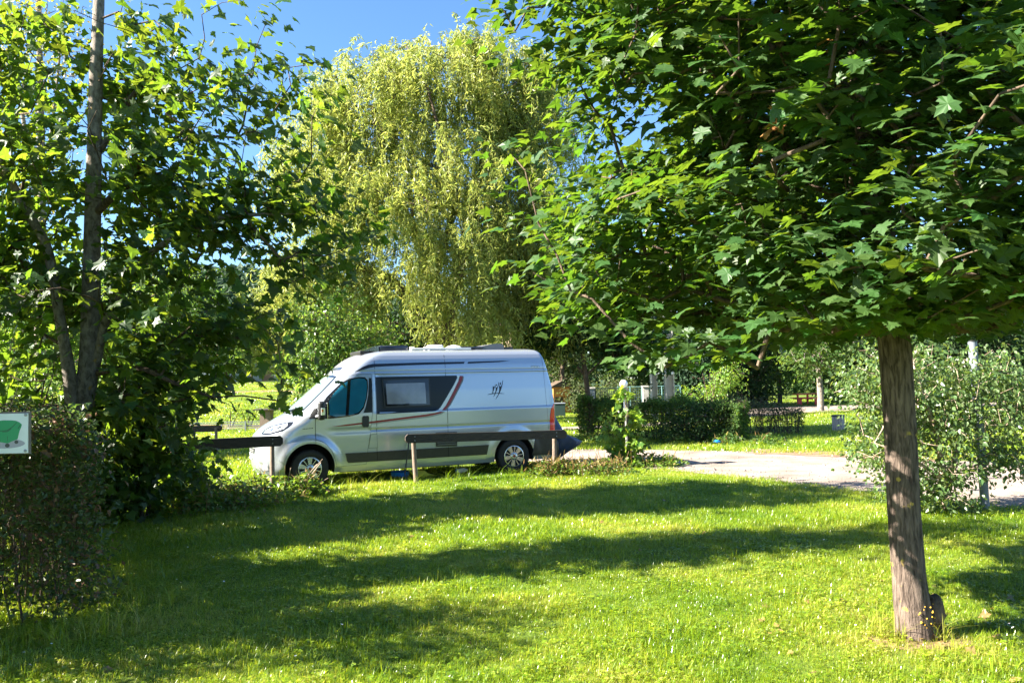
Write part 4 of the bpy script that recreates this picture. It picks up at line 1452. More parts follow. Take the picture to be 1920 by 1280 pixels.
def simple_template(wd_=.30, fold=.07, droop=.10):
    V = np.array([(0, 0, 0), (wd_, .42, fold), (0, 1, -droop), (-wd_, .42, fold)], np.float32)
    return V, np.array([(0, 1, 2), (0, 2, 3)], np.int32)


def oval_template(wd_=.36, fold=.08, droop=.12):
    V = np.array([(0, 0, 0), (wd_ * .8, .22, fold), (wd_, .48, fold), (wd_ * .5, .78, fold * .5 - droop * .5), (0, 1.05, -droop), (-wd_ * .5, .78, fold * .5 - droop * .5), (-wd_, .48, fold), (-wd_ * .8, .22, fold)], np.float32)
    return V, np.array([(0, 1, 2), (0, 2, 3), (0, 3, 4), (0, 4, 5), (0, 5, 6), (0, 6, 7)], np.int32)


_r = np.random.default_rng(11)
MAPLES = [maple_template(_r, b) for b in (.7, 1.0, 1.3, 1.0, .5, 1.6)]
def maple_lite(rng, bend=1.0):
    half = [(.0, .0), (.38, -.12), (.36, .06), (.66, .28), (.36, .42), (.20, .66), (.0, 1.05)]
    out = half + [(-x, y) for x, y in reversed(half[1:-1])]
    P = [(0, .30)] + [(x * (1 + rng.normal(0, .06)), y + rng.normal(0, .03)) for x, y in out]
    V = np.array([(x, y, (.16 * abs(x) - .34 * x * x - .22 * max(0, y - .3) ** 2) * bend) for x, y in P], np.float32)
    n = len(out)
    return V, np.array([(0, 1 + k, 1 + (k + 1) % n) for k in range(n)], np.int32)


LITE = [maple_lite(_r, b) for b in (.7, 1.0, 1.3, 1.7)]
SIMPLE = [simple_template(.30), simple_template(.36, .04, .2), simple_template(.25, .12, .05)]
OVAL = [oval_template(.36), oval_template(.32, .04, .2)]
NARROW = [simple_template(.11, .02, .12), simple_template(.09, .03, .25)]


def unit(v):
    return v / np.maximum(np.linalg.norm(v, axis=-1, keepdims=True), 1e-9)


def frames(nrm, dirn):
    """columns side, along the leaf, normal"""
    n = unit(nrm)
    d = dirn - (dirn * n).sum(-1, keepdims=True) * n
    d = unit(d)
    s = np.cross(d, n)
    return np.stack([s, d, n], -1)


def leaf_mesh(name, temps, pos, R, size, mat, parent, rng, kind='stuff'):
    which = rng.integers(0, len(temps), len(pos))
    Vs, Ts, off = [], [], 0
    for k, (tv, tt) in enumerate(temps):
        m = which == k
        if not m.any():
            continue
        A = R[m] * size[m, None, None]
        v = np.einsum('nij,vj->nvi', A, tv) + pos[m][:, None]
        t = tt[None] + (np.arange(m.sum()) * len(tv))[:, None, None] + off
        Vs.append(v.reshape(-1, 3))
        Ts.append(t.reshape(-1, 3))
        off += m.sum() * len(tv)
    o = mesh_np(name, np.concatenate(Vs), np.concatenate(Ts), None, mat, parent)
    if kind:
        o['kind'] = kind
    return o


_CR = np.array([list(_rt), list(_up), list(_fw)])


def project(P):
    d = np.asarray(P) - np.array([0, 0, CAM_H])
    c = d @ _CR.T
    return 960 + FPX * c[:, 0] / c[:, 2], 640 - FPX * c[:, 1] / c[:, 2], c[:, 2]


def skeleton(trunks, clusters, rng, seg=.35, r_tip=.004, ex=2.2, arc=.10, down_pen=1.2):
    """branches: every leaf cluster is joined to the nearest wood nearer the trunk"""
    N, Par, Fix = [], [], []
    for tr, start in trunks:
        pts = [np.array(p[:3], float) for p in tr]
        rs = [p[3] for p in tr]
        prev = -1
        for i in range(len(pts)):
            if i == 0:
                N.append(pts[0]); Par.append(-1); Fix.append(rs[0]); prev = len(N) - 1
                continue
            L = np.linalg.norm(pts[i] - pts[i - 1])
            k = max(1, int(L / .25))
            for j in range(1, k + 1):
                t = j / k
                N.append(pts[i - 1] * (1 - t) + pts[i] * t)
                Par.append(prev)
                Fix.append(rs[i - 1] * (1 - t) + rs[i] * t)
                prev = len(N) - 1
    ntr = len(N)
    cap = ntr + len(clusters) * 14
    A = np.zeros((cap, 3))
    A[:ntr] = N
    ok = np.zeros(cap, bool)
    zmin_tr = np.array([start for tr, start in trunks]).min()
    ok[:ntr] = np.array([n[2] > zmin_tr for n in N])
    cnt = ntr
    base = A[:ntr][ok[:ntr]]
    dist = np.array([np.min(np.linalg.norm(base - c, axis=1)) for c in clusters])
    tipn = []
    for ci in np.argsort(dist):
        c = clusters[ci]
        d = np.linalg.norm(A[:cnt] - c, axis=1)
        cost = d + down_pen * np.maximum(0, A[:cnt, 2] - c[2] + .15 * d) * .5
        cost[~ok[:cnt]] = 1e9
        j = int(np.argmin(cost))
        p0 = A[j]
        L = np.linalg.norm(c - p0)
        k = int(min(12, max(1, round(L / seg))))
        prev = j
        for s in range(1, k + 1):
            t = s / k
            q = p0 * (1 - t) + c * t
            q = q + np.array([0, 0, arc * L * math.sin(math.pi * t)])
            if s < k:
                q = q + rng.normal(0, .035 * min(1, L), 3)
            if cnt >= cap:
                break
            A[cnt] = q
            ok[cnt] = True
            Par.append(prev)
            Fix.append(0)
            prev = cnt
            cnt += 1
        tipn.append(prev)
    Par = np.array(Par)
    load = np.zeros(cnt)
    for t in tipn:
        load[t] += 1
    for i in range(cnt - 1, ntr - 1, -1):
        load[Par[i]] += load[i]
    rad = r_tip * np.maximum(load, 1) ** (1 / ex)
    e = np.arange(ntr, cnt)
    p, q = A[Par[e]], A[e]
    r1 = rad[e]
    r0 = np.where(Par[e] >= ntr, rad[Par[e]], np.minimum(rad[e] * 1.25, np.array(Fix)[Par[e]] * .8))
    return p, q, np.minimum(r0, r1 * 1.6), r1


def tubes(name, p, q, r0, r1, mat, parent, n=5):
    d = unit(q - p)
    ref = np.where(np.abs(d[:, 2:3]) > .9, np.array([[1., 0, 0]]), np.array([[0, 0, 1.]]))
    a = unit(np.cross(d, ref))
    b = np.cross(d, a)
    t = np.linspace(0, 2 * math.pi, n + 1)[:-1]
    ring = a[:, None] * np.cos(t)[None, :, None] + b[:, None] * np.sin(t)[None, :, None]
    V = np.concatenate([p[:, None] + ring * r0[:, None, None], q[:, None] + ring * r1[:, None, None]], 1).reshape(-1, 3)
    k = np.arange(n)
    Q = np.stack([k, (k + 1) % n, n + (k + 1) % n, n + k], -1)
    Q = (Q[None] + (np.arange(len(p)) * 2 * n)[:, None, None]).reshape(-1, 4)
    return mesh_np(name, V, None, Q, mat, parent, True)


def trunk_mesh(name, path, mat, parent, rng, n=18, flare=.0, rough=.03, step=.10):
    pts = np.array([p[:3] for p in path], float)
    rs = np.array([p[3] for p in path], float)
    d = np.r_[0, np.cumsum(np.linalg.norm(np.diff(pts, axis=0), axis=1))]
    k = max(6, int(d[-1] / step))
    t = np.linspace(0, d[-1], k)
    P = np.stack([np.interp(t, d, pts[:, i]) for i in range(3)], -1)
    for _ in range(3):
        P[1:-1] = .25 * P[:-2] + .5 * P[1:-1] + .25 * P[2:]
    R = np.interp(t, d, rs)
    R = R * (1 + flare * np.exp(-t / .16))
    dirs = unit(np.gradient(P, axis=0))
    ref = np.array([0., 1, 0.2])
    a = unit(np.cross(dirs, ref[None]))
    b = np.cross(dirs, a)
    th = np.linspace(0, 2 * math.pi, n + 1)[:-1]
    ph = rng.uniform(0, 6.28, 6)
    rr = R[:, None] * (1 + rough * (np.sin(3 * th[None] + ph[0] + .6 * t[:, None]) + .7 * np.sin(5 * th[None] + ph[1] - 1.1 * t[:, None]) + .5 * np.sin(2 * th[None] + ph[2] + 4 * t[:, None])) + rng.normal(0, rough * .25, (k, n)))
    if flare:
        rr = rr * (1 + flare * .35 * np.exp(-t / .14)[:, None] * np.sin(4 * th[None] + ph[3]))
    V = (P[:, None] + (a[:, None] * np.cos(th)[None, :, None] + b[:, None] * np.sin(th)[None, :, None]) * rr[..., None]).reshape(-1, 3)
    j = np.arange(n)
    Q = np.concatenate([np.stack([i * n + j, i * n + (j + 1) % n, (i + 1) * n + (j + 1) % n, (i + 1) * n + j], -1) for i in range(k - 1)])
    V = np.concatenate([V, P[-1:]])
    T = np.stack([(k - 1) * n + j, (k - 1) * n + (j + 1) % n, np.full(n, len(V) - 1)], -1)
    return mesh_np(name, V, T, Q, mat, parent, True)


def profile_clusters(axis_fn, prof, n, rng, shell=.45, squash=(1, 1)):
    z0, z1 = prof[0][0], prof[-1][0]
    zz = np.linspace(z0, z1, 200)
    rr = np.interp(zz, [p[0] for p in prof], [p[1] for p in prof])
    cdf = np.cumsum(rr ** 1.6)
    cdf /= cdf[-1]
    z = np.interp(rng.random(n), cdf, zz)
    R = np.interp(z, zz, rr)
    u = rng.random(n) ** shell
    a = rng.random(n) * 2 * math.pi
    lump = 1 + .16 * np.sin(3 * a + z * 2.1) + .12 * np.sin(5 * a - z * 3.3)
    ax = np.array([axis_fn(zi) for zi in z])
    return np.stack([ax[:, 0] + R * u * lump * np.cos(a) * squash[0], ax[:, 1] + R * u * lump * np.sin(a) * squash[1], z], -1), ax


def cluster_leaves(C, AX, per, rho, flat, size, rng, up=1.0, outw=.5, rnd=.45, droop=.35, sag=.0):
    n = len(C)
    k = rng.poisson(per, n)
    idx = np.repeat(np.arange(n), k)
    N = len(idx)
    off = rng.normal(0, 1, (N, 3)) * rho * np.array([1, 1, flat])
    out = C - np.concatenate([AX[:, :2], C[:, 2:3]], 1)
    out = unit(out)[idx]
    pos = C[idx] + off + np.array([0, 0, -1.]) * sag * rng.random((N, 1))
    loc = unit(off + 1e-6)
    nrm = np.array([0, 0, up]) + out * outw + rng.normal(0, rnd, (N, 3))
    dr = out * .8 + loc * .8 + np.array([0, 0, -droop]) + rng.normal(0, .35, (N, 3))
    R = frames(nrm, dr)
    sz = size * np.clip(rng.normal(1, .22, N), .5, 1.5)
    return pos, R, sz


def hero_leaves(t, temps, pos, R, sz, mat, n, rng, margin=20):
    """the n leaves that show largest become objects of their own; returns the mask of the rest"""
    x, y, d = project(pos)
    vis = (x > -margin) & (x < 1920 + margin) & (y > -margin) & (y < 1280) & (d > .5)
    score = np.where(vis, sz / d, 0)
    pick = np.argsort(-score)[:n]
    meshes = []
    for tv, tt in temps:
        me = bpy.data.meshes.new('leaf')
        me.from_pydata([tuple(v) for v in tv.tolist()], [], [tuple(f) for f in tt.tolist()])
        me.materials.append(mat)
        meshes.append(me)
    for i in pick:
        o = bpy.data.objects.new('leaf', meshes[int(rng.integers(len(meshes)))])
        A = R[i] * sz[i]
        o.matrix_local = Matrix(((A[0, 0], A[0, 1], A[0, 2], pos[i, 0]), (A[1, 0], A[1, 1], A[1, 2], pos[i, 1]), (A[2, 0], A[2, 1], A[2, 2], pos[i, 2]), (0, 0, 0, 1)))
        link(o, t)
    rest = np.ones(len(pos), bool)
    rest[pick] = False
    return rest


def lpts(*q):
    """(px, py, D, r) of the photograph -> path"""
    return [(*at(a, b, D), r) for a, b, D, r in q]


def clumpy(C, k, lim, ph=0.0):
    """keeps the clusters that stand in the boughs and leaves gaps between these"""
    n = np.sin(k * 2.1 * C[:, 0] + 1 + ph) + np.sin(k * 3.1 * C[:, 2] + .9 * C[:, 0] + ph) + np.sin(k * 2.4 * C[:, 1] + 1.5 * C[:, 2])
    return n > lim


# ------------------------------------------------------------------ the maple on the right
rng = np.random.default_rng(21)
rm = thing('maple_tree', 'broad maple with straight furrowed brown trunk on the lawn at the right', 'tree')
base = at(1716, 1196, 5.9)
tr = [(base.x, base.y, -.08, .128), (base.x - .004, base.y, .10, .122)] + lpts((1704, 1080, 5.92, .112), (1694, 950, 5.94, .108), (1688, 820, 5.95, .108), (1678, 660, 5.97, .112), (1655, 480, 6.0, .100), (1632, 280, 6.0, .085), (1600, 30, 6.0, .075), (1585, -140, 6.0, .05), (1575, -400, 6.05, .02))
trunk_mesh('trunk', tr, M['bark_maple'], rm, rng, 32, .22, .022, .04)
bm = bmesh.new()
bmesh.ops.create_icosphere(bm, subdivisions=3, radius=1)
for v in bm.verts:
    c = v.co
    k = 1 + .10 * math.sin(9 * c.x + 4 * c.z) + .09 * math.sin(11 * c.z - 5 * c.y) + .06 * math.sin(17 * c.y)
    v.co = Vector((c.x * .075 * k, c.y * .075 * k, c.z * .15 * k))
o = obj_bm('burl', bm, M['bark_dark'], rm, 60, (base.x + .145, base.y + .03, .135))
bm = bmesh.new()
rr = random.Random(8)
for k in range(26):
    a = rr.uniform(-1.9, .2)
    z = .14 + rr.uniform(-.05, .10)
    r_ = .128
    bmesh.ops.create_icosphere(bm, subdivisions=1, radius=rr.uniform(.004, .009), matrix=Matrix.Translation((base.x + r_ * math.cos(a), base.y + r_ * math.sin(a), z)))
tag(obj_bm('lichen', bm, M['fungus'], rm), kind='stuff')


def ax_r(z):
    t = np.clip((z - 2) / 4, 0, 1.4)
    return np.array([2.52 - .36 * t, 6.0 + .05 * t])


prof = [(2.16, 1.5), (2.35, 1.85), (2.7, 1.98), (3.3, 2.02), (4.2, 1.95), (5.2, 1.85), (6.2, 1.6), (7.3, .8)]
C, AX = profile_clusters(ax_r, prof, 3000, rng, .36, (1.0, 1.12))
kk = clumpy(C, 1.5, -1.1)
C, AX = C[kk], AX[kk]
gap = np.array([list(at(1225, 222, D)) for D in np.linspace(3.5, 9, 30)])
keep = np.min(np.linalg.norm(C[:, None] - gap[None], axis=2), axis=1) > .30
tips = np.array([list(at(*q)) for q in ((960, 290, 5.6), (985, 320, 5.5), (1010, 420, 5.5), (1045, 480, 5.4), (1070, 545, 5.4), (1110, 560, 5.3), (1180, 640, 5.2), (1215, 665, 5.2), (1255, 650, 5.1), (1290, 670, 5.2), (1330, 640, 5.1), (945, 20, 5.6), (965, 60, 5.6), (990, 15, 5.6), (1030, 130, 5.6), (1200, 610, 5.0), (1240, 690, 5.3), (1380, 665, 5.2), (1420, 690, 5.5))])
C = np.concatenate([C[keep], tips])
AX = np.array([ax_r(z) for z in C[:, 2]])
p_, q_, r0_, r1_ = skeleton([(tr, 2.0)], C, rng, .35, .0042, 2.2, .06)
tag(tubes('branches', p_, q_, r0_, r1_, M['bark_dark'], rm), kind='stuff')
pos, R, sz = cluster_leaves(C, AX, 20, .17, .36, .089, rng, up=1.0, outw=.25, rnd=.38, droop=.45)
k = pos[:, 2] > np.where(pos[:, 0] > 1.5, 2.10, 1.90)
pos, R, sz = pos[k], R[k], sz[k]
rest = hero_leaves(rm, MAPLES, pos, R, sz, M['maple_leaf'], 300, rng)
x_, y_, d_ = project(pos)
near_ = rest & (d_ < 5.2)
far_ = rest & ~near_
leaf_mesh('crown', MAPLES, pos[near_], R[near_], sz[near_], M['maple_leaf'], rm, rng)
leaf_mesh('inner_crown', LITE, pos[far_], R[far_], sz[far_], M['maple_leaf'], rm, rng)
# two young shoots with reddish leaves
for (a, b), nm in (((1550, 100), 'shoot'), ((1450, 250), 'shoot')):
    q = np.array(at(a, b, 4.6))
    pp_ = q + rng.normal(0, .07, (9, 3)) * np.array([.5, .5, 1.2])
    nn_ = np.array([0, 0, .8]) + rng.normal(0, .5, (9, 3))
    leaf_mesh('young_leaves', MAPLES, pp_, frames(nn_, rng.normal(0, 1, (9, 3))), np.full(9, .07), M['orange_leaf'], rm, rng)

# ------------------------------------------------------------------ the maple on the left
rng = np.random.default_rng(22)
lm_ = thing('maple_tree', 'tall sunlit maple with pale forked trunk rising behind the brown hedge', 'tree')
D0 = 11.5
b0 = at(152, 790, D0)
mt = [(b0.x, b0.y, -.05, .165), (b0.x, b0.y, .6, .15)] + lpts((152, 785, D0, 0.1539), (166, 690, D0, 0.1345), (170, 600, D0, 0.1231), (172, 480, D0, 0.1140), (175, 350, D0, 0.1026), (180, 150, D0, 0.0889), (186, 0, D0, 0.0741), (190, -200, D0, 0.0570), (188, -480, D0, 0.0228))
s2 = [(b0.x - .05, b0.y - .05, .3, .10)] + lpts((137, 768, D0 - .1, 0.0969), (131, 706, D0 - .15, 0.0855), (122, 650, D0 - .2, 0.0741), (109, 575, D0 - .25, 0.0684), (100, 515, D0 - .3, 0.0661), (87, 456, D0 - .3, 0.0627), (60, 412, D0 - .4, 0.0570), (15, 330, D0 - .4, 0.0513), (-40, 220, D0 - .4, 0.0342))
s3 = lpts((180, 690, D0, 0.0570), (192, 620, D0 - .1, 0.0570), (215, 560, D0 - .3, 0.0547), (250, 500, D0 - .4, 0.0479), (330, 440, D0 - .5, 0.0388), (420, 405, D0 - .6, 0.0296), (560, 400, D0 - .6, 0.0137))
s4 = lpts((182, 700, D0, 0.0399), (220, 690, D0 - .3, 0.0388), (270, 690, D0 - .5, 0.0342), (330, 720, D0 - .6, 0.0251), (400, 745, D0 - .6, 0.0137))
s5 = lpts((185, 285, D0, 0.0513), (215, 240, D0 + .1, 0.0456), (240, 190, D0 + .2, 0.0399), (300, 120, D0 + .2, 0.0228))
s6 = lpts((180, 400, D0, 0.0570), (230, 350, D0 - .3, 0.0479), (270, 310, D0 - .4, 0.0388), (350, 240, D0 - .5, 0.0228))
for k, s_ in enumerate((mt, s2, s3, s4, s5, s6)):
    trunk_mesh('trunk' if k == 0 else 'limb', s_, M['bark_grey'] if k < 3 else M['bark_dark'], lm_, rng, 20, .12 if k == 0 else 0, .03, .08)


def ax_l(z):
    return np.array([-5.85, 11.4])


prof = [(0.40, 0.94), (0.74, 1.29), (1.21, 1.58), (1.79, 1.99), (2.38, 2.57), (3.19, 2.81), (4.36, 2.98), (5.53, 2.87), (7.29, 2.52), (9.04, 1.87), (10.57, 0.82)]
C, AX = profile_clusters(ax_l, prof, 1450, rng, .6, (1, .5))
kk = clumpy(C, 1.25, -.55, .7) & (C[:, 2] < 7.4) & ((C[:, 2] < 5.2) | (rng.random(len(C)) < .68))
C, AX = C[kk], AX[kk]
tips = np.array([list(at(*q)) for q in ((705, 430, 11.0), (680, 440, 11.0), (650, 420, 11.0), (640, 470, 11.0), (610, 480, 10.9), (570, 520, 10.9), (560, 690, 10.9), (545, 670, 10.9), (520, 640, 10.9), (500, 620, 10.9), (530, 705, 10.9), (480, 600, 10.9), (500, 40, 11.2), (480, 90, 11.2), (545, 160, 11.2), (585, 300, 11.1), (600, 400, 11.1), (560, 340, 11.1))])
lc = []
for s_, k0, npt in ((s3, 2, 34), (s4, 1, 20), (s5, 1, 14), (s6, 1, 18), (s2, 3, 24)):
    a_ = np.array([q[:3] for q in s_[k0:]])
    t_ = rng.random(npt) * (len(a_) - 1)
    i_ = np.minimum(t_.astype(int), len(a_) - 2)
    f_ = (t_ - i_)[:, None]
    lc.append(a_[i_] * (1 - f_) + a_[i_ + 1] * f_ + rng.normal(0, 1, (npt, 3)) * np.array([.30, .25, .23]) + np.array([0, 0, .05]))
lc.append(np.array([list(at(rng.uniform(430, 600), rng.uniform(70, 520), rng.uniform(10.6, 12.0))) for _ in range(46)]))
tips = np.concatenate([tips] + lc)
AX = np.concatenate([AX, np.array([ax_l(0)] * len(tips))])
C = np.concatenate([C, tips])
p_, q_, r0_, r1_ = skeleton([(mt, 1.2), (s2, 1.2), (s3, 1.2), (s4, 1.2), (s5, 1.2), (s6, 1.2)], C, rng, .38, .0045, 2.2, .07)
tag(tubes('branches', p_, q_, r0_, r1_, M['bark_dark'], lm_), kind='stuff')
pos, R, sz = cluster_leaves(C, AX, 13, .21, .55, .138, rng, up=.75, outw=.45, rnd=.5, droop=.8)
k = (pos[:, 2] > .2) & ~((np.abs(pos[:, 0] / pos[:, 1] + .5165 - .0029 * (pos[:, 2] - 1.5)) < .021) & (pos[:, 1] < 11.45) & (pos[:, 2] > 1.35) & (rng.random(len(pos)) < .88))
k &= ~((np.abs(pos[:, 0] / pos[:, 1] + .531 + .0141 * (pos[:, 2] - 1.6)) < .013) & (pos[:, 1] < 11.3) & (pos[:, 2] > 1.4) & (pos[:, 2] < 4.6) & (rng.random(len(pos)) < .8))
pos, R, sz = pos[k], R[k], sz[k]
rest = hero_leaves(lm_, MAPLES, pos, R, sz, M['sycamore_leaf'], 300, rng)
leaf_mesh('crown', MAPLES[:4] + LITE, pos[rest], R[rest], sz[rest], M['sycamore_leaf'], lm_, rng)


# ------------------------------------------------------------------ generic trees and bushes
def ball_clusters(balls, n, rng, shell=.4):
    w_ = np.array([b[3] * b[4] * b[5] for b in balls]) ** .7
    k = rng.choice(len(balls), n, p=w_ / w_.sum())
    B = np.array(balls)[k]
    v = unit(rng.normal(0, 1, (n, 3)))
    u = rng.random((n, 1)) ** shell
    lump = 1 + .16 * np.sin(v[:, :1] * 7 + v[:, 2:] * 5 + k[:, None]) + rng.normal(0, .07, (n, 1))
    return B[:, :3] + v * u * lump * B[:, 3:6], B[:, :2]


def tree(name, label, cat, trunks, balls, mat, n, per, leaf, rng, temps=SIMPLE, bark='bark_dark', rho=None, flat=.7, up=.6, outw=.6, rnd=.6, droop=.5, r_tip=.006, shell=.4, group=None, seg=.6, wood=True, zlow=None, branch_from=.5):
    t = thing(name, label, cat, (0, 0, 0), 0, group)
    for k, tr_ in enumerate(trunks):
        trunk_mesh('trunk' if k == 0 else 'limb', tr_, M[bark], t, rng, 12, .15 if k == 0 else 0, .05, .25)
    C, AX = ball_clusters(balls, n, rng, shell)
    if zlow is not None:
        C[:, 2] = np.maximum(C[:, 2], zlow)
    if wood:
        p_, q_, r0_, r1_ = skeleton([(tr_, branch_from) for tr_ in trunks], C, rng, seg, r_tip, 2.2, .06)
        tag(tubes('branches', p_, q_, r0_, r1_, M[bark], t, 4), kind='stuff')
    pos, R, sz = cluster_leaves(C, AX, per, rho or leaf * 1.8, flat, leaf, rng, up, outw, rnd, droop)
    if zlow is not None:
        pos[:, 2] = np.maximum(pos[:, 2], zlow * .5)
    leaf_mesh('crown', temps, pos, R, sz, M[mat], t, rng)
    return t


def B3(px, py, D, rx, ry, rz):
    c = at(px, py, D)
    return (c.x, c.y, c.z, rx, ry, rz)


# willow behind the van
rng = np.random.default_rng(31)
WD = 25.0
wt = thing('willow_tree', 'big yellow-green willow with drooping strands rising behind the camper van', 'tree')
wb = at(838, 760, WD)
w1 = [(wb.x, wb.y, -.1, .38)] + lpts((838, 690, WD, .33), (832, 640, WD, .30), (822, 560, WD, .25), (800, 480, WD, .21), (770, 420, WD, .17), (735, 370, WD, .13), (720, 300, WD, .09), (700, 200, WD, .05))
w2 = lpts((830, 650, WD, .20), (790, 605, WD, .19), (765, 555, WD - .3, .17), (725, 515, WD - .5, .14), (670, 500, WD - .6, .11), (610, 505, WD - .8, .07), (550, 520, WD - .8, .03))
w3 = lpts((836, 640, WD, .24), (850, 560, WD, .21), (868, 470, WD, .18), (885, 400, WD, .14), (905, 300, WD, .09), (920, 180, WD, .04))
w4 = lpts((842, 650, WD, .20), (880, 600, WD + .3, .17), (930, 520, WD + .5, .12), (970, 440, WD + .6, .07), (1000, 380, WD + .6, .03))
w5 = lpts((815, 520, WD, .12), (850, 400, WD - 1, .10), (840, 300, WD - 1.5, .07), (800, 160, WD - 1.5, .03))
for k, s_ in enumerate((w1, w2, w3, w4, w5)):
    trunk_mesh('trunk' if k == 0 else 'limb', s_, M['bark_dark'], wt, rng, 12, .1 if k == 0 else 0, .06, .25)
balls = [B3(520, 590, WD - .4, .9, 1.0, .7), B3(840, 540, WD - 2.2, 1.2, .8, .8), B3(880, 610, WD - 2.0, 1.4, .8, .7), B3(820, 430, WD - 2.4, 1.6, .8, 1.0), B3(1030, 520, WD + .3, 1.2, 1.4, 1.4), B3(570, 560, WD - .6, 1.5, 1.2, .6), B3(560, 330, WD, 1.2, 1.4, 1.0), B3(1020, 260, WD + .4, 1.3, 1.6, 1.5), B3(720, 200, WD, 2.1, 2.2, 1.5), B3(620, 250, WD, 1.3, 1.8, 1.5), B3(850, 160, WD, 1.9, 2.2, 1.3), B3(950, 200, WD, 1.6, 2.0, 1.6), B3(650, 380, WD - .5, 1.8, 2.0, 1.5), B3(760, 330, WD - 1, 2.0, 2.0, 1.6), B3(900, 350, WD - .5, 2.2, 2.2, 1.8), B3(990, 420, WD + .3, 1.5, 1.8, 1.7), B3(600, 500, WD - .6, 1.6, 1.5, .7), B3(740, 120, WD, 1.2, 1.2, .7), B3(900, 90, WD, 1.2, 1.2, .6), B3(1000, 130, WD + .5, 1.0, 1.2, .9), B3(700, 520, WD - .5, 1.7, 1.3, .9), B3(880, 500, WD, 2.0, 1.6, 1.3), B3(960, 560, WD + .5, 1.3, 1.2, 1.0)]
C, AX = ball_clusters(balls, 1000, rng, .38)
p_, q_, r0_, r1_ = skeleton([(s_, 2.5) for s_ in (w1, w2, w3, w4, w5)], C, rng, .6, .008, 2.25, .08)
tubes('branches', p_, q_, r0_, r1_, M['bark_dark'], wt, 4)
ns = 6600
src = np.concatenate([C[rng.integers(0, len(C), ns)] + rng.normal(0, .22, (ns, 3))])
ctr = np.array([wb.x, wb.y])
Ls = np.clip(rng.gamma(3.0, .36, ns), .4, 3.4)
Ls = np.minimum(Ls, np.maximum(src[:, 2] - 2.3, .4))
per = 30
tt = (np.arange(per) / per)[None, :, None]
dh = unit(np.concatenate([src[:, :2] - ctr, np.zeros((ns, 1))], 1) + rng.normal(0, .5, (ns, 3)) * np.array([1, 1, 0]))
sway = rng.normal(0, .10, (ns, 1, 3)) * np.array([1, 1, 0])
path = src[:, None] + dh[:, None] * (.35 * np.sqrt(tt + .01)) + np.array([0, 0, 1.]) * (.14 * np.sin(np.minimum(tt * 4, math.pi))) - np.array([0, 0, 1.]) * (Ls[:, None, None] * tt ** 1.15) + sway * tt
pos = path.reshape(-1, 3) + rng.normal(0, .022, (ns * per, 3))
N = len(pos)
dr = np.array([0, 0, -1.]) + rng.normal(0, .55, (N, 3))
R = frames(rng.normal(0, 1, (N, 3)) + np.array([0, 0, .5]), dr)
sz = .16 * np.clip(rng.normal(1, .25, N), .5, 1.6)
leaf_mesh('crown', NARROW, pos, R, sz, M['willow_leaf'], wt, rng)
a_ = path[::2, 0:per - 1:6]
b_ = path[::2, 6:per:6]
m_ = min(a_.shape[1], b_.shape[1])
pa, qa = a_[:, :m_].reshape(-1, 3), b_[:, :m_].reshape(-1, 3)
tag(tubes('hanging_twigs', pa, qa, np.full(len(pa), .005), np.full(len(pa), .004), M['willow_leaf'], wt, 3), kind='stuff')

# forked tree beyond the hedge
rng = np.random.default_rng(33)
FD = 26.0
fb = at(1107, 812, FD)
f1 = [(fb.x, fb.y, -.05, .10)] + lpts((1107, 812, FD, .092), (1104, 750, FD, .085), (1098, 705, FD, .080), (1092, 660, FD, .068), (1085, 610, FD, .05), (1080, 540, FD, .03))
f2 = lpts((1096, 702, FD, .05), (1078, 690, FD, .045), (1070, 665, FD, .04), (1055, 640, FD, .035), (1030, 605, FD, .022))
f3 = lpts((1100, 703, FD, .045), (1115, 690, FD, .04), (1135, 670, FD, .03), (1160, 640, FD, .02))
tree('maple_tree', 'slender forked young maple with dark trunk beyond the right end of the camper van', 'tree', [f1, f2, f3],
     [B3(1035, 550, FD, .9, 1.0, 1.0), B3(1005, 600, FD, .6, .8, .6), B3(1075, 590, FD, 1.0, 1.2, 1.1), B3(1040, 620, FD - .5, .75, .8, .7), B3(1140, 600, FD, 1.1, 1.3, 1.3), B3(1110, 520, FD, 1.1, 1.2, 1.0), B3(1180, 640, FD + .3, .9, 1, .9), B3(1215, 670, FD + .5, .7, .9, .55), B3(1010, 640, FD - .3, .35, .6, .35)],
     'dark_leaf', 720, 17, .14, rng, temps=LITE, branch_from=1.5)

# young staked tree
rng = np.random.default_rng(34)
YD = 17.4
yb = at(1180, 880, YD)
y1 = [(yb.x, yb.y, 0, .022)] + lpts((1179, 830, YD, .018), (1176, 780, YD, .014), (1171, 735, YD, .006))
ybl = [B3(1171, 742, YD, .16, .16, .07), B3(1162, 770, YD, .14, .15, .10), B3(1190, 775, YD, .10, .15, .06), B3(1150, 795, YD, .13, .15, .10), B3(1193, 792, YD, .14, .15, .08), B3(1160, 815, YD, .18, .18, .14), B3(1196, 830, YD, .20, .2, .20), B3(1152, 838, YD, .12, .15, .08), B3(1190, 858, YD, .16, .16, .16), B3(1168, 850, YD, .12, .12, .08), B3(1145, 820, YD, .1, .1, .05)]
yt = tree('young_tree', 'thin young tree with lime leaves tied to a stake at the path edge', 'young tree', [y1], ybl, 'lime_leaf', 60, 8, .115, rng, temps=LITE, bark='post_wood', rho=.07, branch_from=.15, r_tip=.003, seg=.2)
bm = bmesh.new()
q = at(1183, 880, YD + .06)
q2 = at(1175, 745, YD + .06)
bm_tube(bm, [(q.x, q.y, -.05), tuple(q2)], .014, 8)
obj_bm('stake', bm, M['post_wood'], yt, 40)

